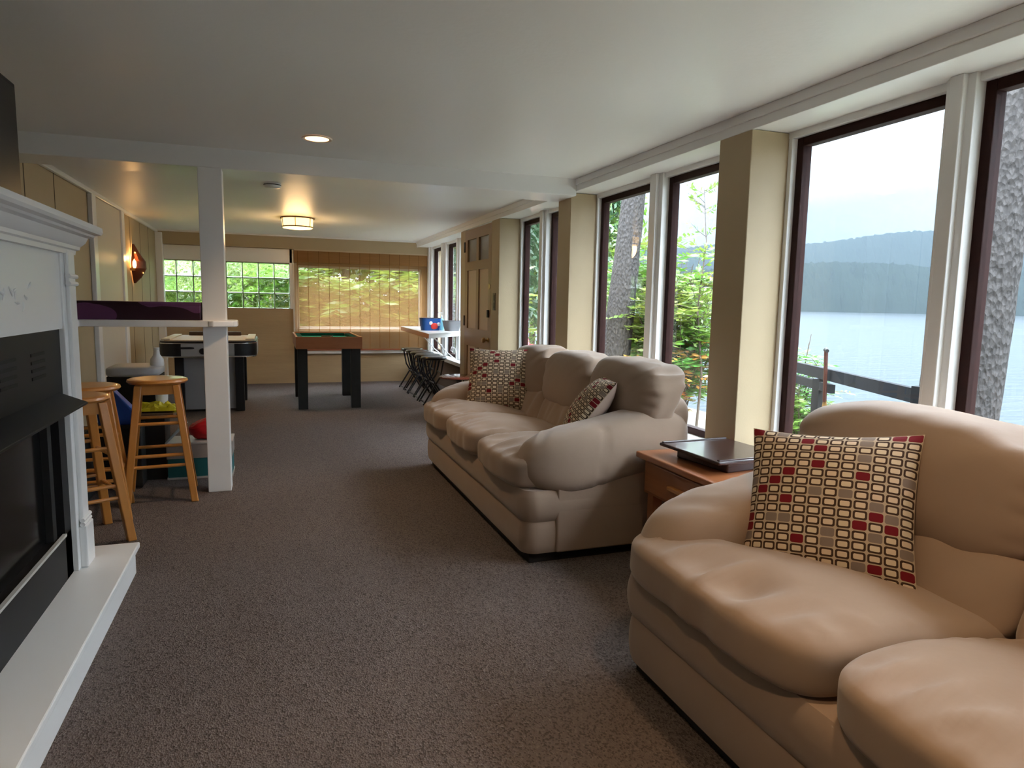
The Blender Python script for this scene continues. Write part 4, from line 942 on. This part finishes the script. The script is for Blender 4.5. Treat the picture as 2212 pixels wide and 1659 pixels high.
def tree(name, label, cat, x, y, h, trunk_r, crown, cz, lm, n, L, W, droop=0.0, group=None, bark=BARKB, lean=(0, 0)):
    z = gz(x, y) - 0.1; t = thing(name, label, cat, (x, y, z), 0, group)
    K = 8; pts = [(lean[0] * (k / K) * h + 0.06 * math.sin(k * 1.3 + x), lean[1] * (k / K) * h, h * k / K) for k in range(K + 1)]
    MB().tube(pts, [trunk_r * (1 - 0.7 * k / K) for k in range(K + 1)], 10).build('trunk', bark, t, smooth=True)
    c, a, b = cloud(n, *crown, L, W, droop); c[:, 2] += cz
    quads_mesh('foliage', c, a, b, lm, t)
    return t
def frond_bush(name, label, x, y, stems, h, spread, lm, leaflet=0.07, fr_per=6, group=None, z=None):
    z = gz(x, y) - 0.05 if z is None else z
    t = thing(name, label, 'shrub', (x, y, z), 0, group); st = MB(); C = []; A = []; Bv = []
    for k in range(stems):
        an = rng.uniform(0, 2 * PI); hh = h * rng.uniform(0.6, 1.05); rr = spread * rng.uniform(0.3, 1.0)
        p = [Vector((rr * math.cos(an) * s ** 1.5, rr * math.sin(an) * s ** 1.5, hh * s)) for s in (0, 0.35, 0.7, 1.0)]
        st.tube(p, [0.012, 0.009, 0.006, 0.003], 5)
        for q in range(fr_per):
            s = rng.uniform(0.35, 1.0); i = min(2, int(s * 3)); f = s * 3 - i; o = p[i].lerp(p[i + 1], min(1, f))
            an2 = rng.uniform(0, 2 * PI); d = np.array([math.cos(an2), math.sin(an2), rng.uniform(-0.1, 0.7)]); FL = rng.uniform(0.25, 0.5) * (leaflet / 0.07)
            side = np.cross(d, [0, 0, 1.0]); side /= np.linalg.norm(side)
            pr = [o]
            for g in range(7):
                w = (g + 1) / 7; pos = np.array(o) + d * FL * w - np.array([0, 0, 0.28 * FL * w * w]); pr.append(Vector(pos))
                for sg in (-1, 1):
                    ld_ = side * sg * 0.85 + d * 0.45 + np.array([0, 0, rng.uniform(-0.35, 0.1)]); ld_ /= np.linalg.norm(ld_); ll = leaflet * (1.1 - 0.5 * abs(w - 0.5))
                    nn = np.cross(ld_, np.array([0, 0, 1.0]) + rng.normal(size=3) * 0.35); nn /= np.linalg.norm(nn)
                    C.append(pos + ld_ * ll); A.append(ld_ * ll); Bv.append(nn * ll * 0.32)
            st.tube(pr, 0.0025, 4, cap=False)
    st.build('stems', TWIG, t, smooth=True, kind='stuff')
    quads_mesh('foliage', np.array(C), np.array(A), np.array(Bv), lm, t)
    return t

# two big pine trunks close to the windows
def big_trunk(label, pts, rads):
    base = Vector(pts[0]); t = thing('pine_tree', label, 'tree', base)
    K = 40; rs = []; pp = []
    for k in range(K + 1):
        s = k / K * (len(pts) - 1); i = min(len(pts) - 2, int(s)); f = s - i
        pp.append(Vector(pts[i]).lerp(Vector(pts[i + 1]), f) - base); rs.append(rads[i] + (rads[i + 1] - rads[i]) * f)
    m = MB(); m.tube(pp, rs, 40)
    m.v = [tuple(Vector(v) * 1.0 + Vector((1, 1, 0)).normalized() * 0 + Vector((v[0], v[1], 0)).normalized() * 0.014 * noise.noise(Vector((v[0] * 9, v[1] * 9, v[2] * 5)))) for v in m.v]
    m.build('trunk', BARK, t, smooth=True, angle=180)
    return t
t1 = big_trunk('leaning grey pine trunk just outside the window behind the three-seat sofa', [(4.22, 8.0, -0.6), (4.30, 8.0, 0.62), (4.485, 8.0, 2.7), (4.9, 8.0, 6.5), (5.1, 8.0, 9.0)], [0.24, 0.195, 0.15, 0.12, 0.08])
c, a, b = cloud(2600, 2.3, 2.3, 2.0, 0.16, 0.02, 0.3); c += np.array([0.9, 0.6, 7.9]); quads_mesh('foliage', c, a, b, LF_DARK, t1)
t2 = big_trunk('thick flaky pine trunk close outside the window above the two-seat sofa', [(4.30, 3.24, -0.6), (4.3, 3.21, 0.6), (4.3, 3.15, 1.9), (4.3, 3.06, 3.2), (4.3, 2.9, 7.5), (4.3, 2.8, 9.5)], [0.27, 0.235, 0.225, 0.20, 0.14, 0.10])
c, a, b = cloud(2600, 2.0, 2.0, 1.8, 0.16, 0.02, 0.3); c += np.array([0.3, -0.6, 9.4]); quads_mesh('foliage', c, a, b, LF_DARK, t2)

# trees along the shore, seen through the farther windows
TG = 'trees along the shore'
for k, (x, y, h, r) in enumerate(((6.2, 17.0, 9.5, 1.9), (8.4, 19.5, 10, 2.0), (9.6, 20.5, 9.0, 2.1), (7.2, 23.5, 11, 2.4), (5.0, 21.0, 10, 2.3), (3.6, 16.5, 8, 1.9), (10.5, 27.0, 12, 2.6), (4.6, 27.0, 12, 2.6), (11.5, 24.0, 9.5, 2.0))):
    tree('shore_conifer', ['dark drooping conifer nearest the red garden chairs', 'dark drooping conifer right behind the leaning grey pine trunk', 'dark drooping conifer between the leaning pine and the sumac bush',
         'tall dark conifer farther along the shore behind the red chairs', 'dark conifer behind the tall bushes by the far window', 'dark conifer at the corner of the house by the far window', 'tall dark conifer farthest along the shore',
         'tall dark conifer on the slope past the house corner', 'slim dark conifer leaning out towards the lake'][k], 'tree', x, y, h, 0.16, (r, r, h * 0.42), h * 0.52, LF_GREEN if k in (2, 8) else LF_DARK, 5200, 0.15, 0.045, 0.6, TG)
tree('birch_tree', 'pale slim birch trunk among the dark shore trees', 'tree', 5.75, 13.2, 8.0, 0.10, (1.3, 1.3, 1.6), 6.2, LF_GREEN, 1500, 0.07, 0.04, 0.2, None, mat('birch bark', (0.42, 0.42, 0.40), 0.7, var=0.5, vscale=5))
# sumac and saplings outside the middle window
frond_bush('sumac_bush', 'bright green sumac bush outside the window behind the sofa', 5.35, 8.35, 40, 2.5, 0.85, LF_SUMAC, 0.085, 11)
frond_bush('sumac_bush', 'green sumac bush leaning behind the grey pine trunk', 5.9, 10.2, 34, 2.3, 1.0, LF_GREEN, 0.085, 10)
frond_bush('sumac_bush', 'lower sumac bush with orange turning leaves below the sapling', 4.75, 7.35, 16, 1.35, 0.5, LF_AUT, 0.06, 5)
frond_bush('sumac_bush', 'mixed green sumac bush beside the thin sapling', 5.0, 7.5, 34, 2.0, 0.65, LF_SUMAC, 0.07, 11)
sp_ = thing('sapling', 'thin tall sapling with small leaves rising against the sky', 'tree', (4.95, 7.05, gz(4.95, 7.05)))
mb = MB(); C = []; A = []; Bv = []
main = [(0, 0, 0), (0.03, -0.02, 0.8), (-0.02, 0.06, 1.6), (0.03, 0.02, 2.4), (-0.02, 0.05, 3.05)]
mb.tube(main, [0.02, 0.016, 0.012, 0.007, 0.003], 6)
for q in range(42):
    s = rng.uniform(0.35, 1.0); i = min(3, int(s * 4)); o = Vector(main[i]).lerp(Vector(main[i + 1]), s * 4 - i)
    an = rng.uniform(0, 2 * PI); L = rng.uniform(0.15, 0.55) * (1.25 - s * 0.8); d = Vector((math.cos(an), math.sin(an), rng.uniform(0.3, 1.0))).normalized()
    mb.tube([o, o + d * L * 0.5, o + d * L + Vector((0, 0, 0.03))], [0.004, 0.003, 0.0015], 4, cap=False)
    for g in range(10):
        w = rng.uniform(0.15, 1.05); p = np.array(o + d * L * w); l = unit(rng.normal(size=(1, 3)) + np.array(d))[0]; ll = rng.uniform(0.025, 0.042)
        nn = np.cross(l, rng.normal(size=3)); nn /= np.linalg.norm(nn); C.append(p + l * ll); A.append(l * ll); Bv.append(nn * ll * 0.42)
mb.build('stems', TWIG, sp_, smooth=True); quads_mesh('foliage', np.array(C), np.array(A), np.array(Bv), LF_GREEN, sp_)
# shrubs by the railing
frond_bush('lakeside_shrub', 'leafy shrub reaching past the edge of the lake view window', 4.75, 5.22, 18, 1.50, 0.40, LF_SUMAC, 0.04, 9)
frond_bush('lakeside_shrub', 'low fern-like shrub growing under the dark railing', 4.55, 4.86, 20, 1.0, 0.40, LF_GREEN, 0.04, 9)
# garden behind the end wall
GB = 'bushes behind the end wall'
for k, (x, y, h, s) in enumerate(((-2.2, 12.9, 2.2, 0.7), (-1.2, 13.0, 2.1, 0.7), (-0.3, 12.9, 2.3, 0.7), (0.6, 13.1, 2.3, 0.7), (1.4, 12.9, 2.1, 0.7), (2.2, 13.1, 2.3, 0.7), (3.1, 13.0, 2.2, 0.7), (4.0, 12.6, 2.1, 0.6))):
    frond_bush('garden_bush', ['broad bush behind the left end of the glass blocks', 'broad bush behind the glass blocks, past the white post', 'broad bush behind the right half of the glass blocks', 'broad bush at the left edge of the bamboo blind',
               'broad bush behind the middle of the bamboo blind', 'broad bush behind the right half of the bamboo blind', 'broad bush at the house corner past the blind', 'tall bush outside the farthest side window'][k], x, y, 24, h, s, LF_BACK if k % 2 else LF_GREEN, 0.15, 6, GB, z=-0.4)
for k, (x, y) in enumerate(((-2.6, 15.5), (-0.4, 16.5), (1.6, 15.5), (3.2, 17.5))):
    tree('garden_tree', ['bushy tree on the slope behind the glass blocks', 'bushy tree on the slope between blocks and blind', 'bushy tree on the slope behind the bamboo blind', 'bushy tree on the slope past the house corner'][k], 'tree', x, y, 4.5, 0.12, (1.6, 1.3, 2.4), 2.6, LF_BACK, 4200, 0.10, 0.05, 0.3, 'trees on the slope behind the house')

# railing, paddle, chairs
GREYW = mat('weathered dark timber', (0.022, 0.024, 0.028), 0.8, spec=0.15, var=0.5, vscale=12)
RA, RB = Vector((4.2, 4.65, 0.80)), Vector((3.49, 2.83, 0.80)); RD = (RB - RA).normalized()
rl = thing('deck_railing', 'weathered dark timber railing outside the lake view window', 'railing', (4.2, 4.65, gz(4.2, 4.65)))
off = Vector((4.2, 4.65, gz(4.2, 4.65)))
MB().bar(RA - RD * 1.2 - off, RB - off, 0.04, 0.085).build('top_rail', GREYW, rl)
MB().bar(RA - RD * 1.2 + Vector((0, 0, -0.10)) - off, RA + (RB - RA) * 0.42 + Vector((0, 0, -0.10)) - off, 0.04, 0.065).build('lower_rail', GREYW, rl)
pq = RA + (RB - RA) * 0.30
B(pq.x - off.x - 0.035, pq.x - off.x + 0.035, pq.y - off.y - 0.035, pq.y - off.y + 0.035, -0.1, 0.80 - off.z - 0.05).build('post', GREYW, rl)
B(RB.x - off.x - 0.035, RB.x - off.x + 0.035, RB.y - off.y - 0.035, RB.y - off.y + 0.035, -0.1, 0.86 - off.z).build('post', GREYW, rl)
pq2 = RA - RD * 1.0
B(pq2.x - off.x - 0.035, pq2.x - off.x + 0.035, pq2.y - off.y - 0.035, pq2.y - off.y + 0.035, -0.1, 0.80 - off.z - 0.03).build('post', GREYW, rl)
pd = thing('canoe_paddle', 'wooden canoe paddle propped upright against the dark railing', 'paddle', (3.88, 3.93, gz(3.9, 3.9)))
pz_ = -gz(3.9, 3.9)
MB().tube([(0, 0, pz_ + 0.60), (-0.02, 0.0, pz_ + 0.98)], 0.014, 8).build('shaft', mat('paddle shaft', (0.06, 0.02, 0.014), 0.5, spec=0.2), pd, smooth=True)
MB().tube([(-0.06, -0.05, pz_ + 0.985), (-0.02, 0, pz_ + 0.995), (0.02, 0.05, pz_ + 0.985)], 0.014, 8).build('grip', BLACKM, pd, smooth=True)
MB().tube([(0.0, 0.0, pz_ + 0.62), (0.003, 0, pz_ + 0.54), (0.005, 0, pz_ + 0.46), (0.01, 0, pz_ + 0.2), (0.015, 0, 0.25), (0.02, 0, 0.02)], [0.014, 0.03, 0.07, 0.078, 0.08, 0.05], 12, flat=0.22).build('blade', mat('varnished paddle', (0.22, 0.12, 0.03), 0.35), pd, smooth=True)
RED = mat('coral red paint', (0.62, 0.06, 0.07), 0.5)
def adirondack(label, x, y, rz, z=None):
    z = (gz(x, y) if z is None else z)
    t = thing('garden_chair', label, 'chair', (x, y, z), rz, 'red slatted garden chairs')
    for k in range(5):
        xx = (k - 2) * 0.115; top = 1.10 - 0.03 * abs(k - 2) ** 1.6
        M = MB(); M.bar((xx, 0.10, 0.28), (xx * 1.15, 0.42, top), 0.10, 0.02); M.build('back_slat', RED, t)
    for k in range(5): B(-0.28, 0.28, -0.38 + k * 0.10, -0.29 + k * 0.10, 0.36 - k * 0.02, 0.38 - k * 0.02).build('seat_slat', RED, t)
    for s in (-1, 1):
        B(s * 0.34 - 0.06, s * 0.34 + 0.06, -0.42, 0.30, 0.56, 0.58).build('armrest', RED, t); B(s * 0.32 - 0.02, s * 0.32 + 0.02, -0.40, -0.32, 0, 0.56).build('leg', RED, t)
        MB().bar((s * 0.29, 0.45, 0.02), (s * 0.29, -0.38, 0.36), 0.03, 0.1).build('side_rail', RED, t)
    return t
adirondack('red slatted garden chair beside the yellow wooden frame', 5.47, 14.45, math.radians(20), -0.24)
adirondack('red slatted garden chair on the far side of the yellow wooden frame', 7.25, 14.6, math.radians(-40), -0.30)
adirondack('red slatted garden chair up beyond the leaning pine trunk', 7.15, 15.2, math.radians(200), 0.25)
yf = thing('garden_bench', 'yellow wooden bench frame between the red garden chairs', 'bench', (5.80, 13.75, gz(5.8, 13.75)))
YW = mat('yellow pine', (0.62, 0.38, 0.12), 0.5)
for x in (-0.05, 0.9):
    for y in (-0.05, 0.45): B(x - 0.045, x + 0.045, y - 0.03, y + 0.03, 0, 1.2).build('post', YW, yf)
for y in (-0.05, 0.45): B(-0.1, 0.95, y - 0.03, y + 0.03, 1.14, 1.22).build('rail', YW, yf)
B(-0.08, 0.93, -0.08, 0.48, 0.45, 0.49).build('seat', YW, yf)
dc = thing('dock_ladder', 'curved grey metal handrail by the water past the pine trunk', 'handrail', (4.6, 2.95, gz(4.6, 2.95)))
MB().tube([(0, 0, 0), (0, 0, 0.92), (0.05, -0.03, 0.99), (0.2, -0.12, 0.99), (0.26, -0.16, 0.93), (0.28, -0.18, 0)], 0.014, 8).build('tube', mat('grey tube', (0.2, 0.21, 0.22), 0.4, metal=0.5), dc, smooth=True)
MB().tube([(0, 0, 0.5), (0.27, -0.17, 0.5)], 0.01, 6).build('crossbar', mat('grey tube', (0.2, 0.21, 0.22), 0.4), dc, smooth=True)
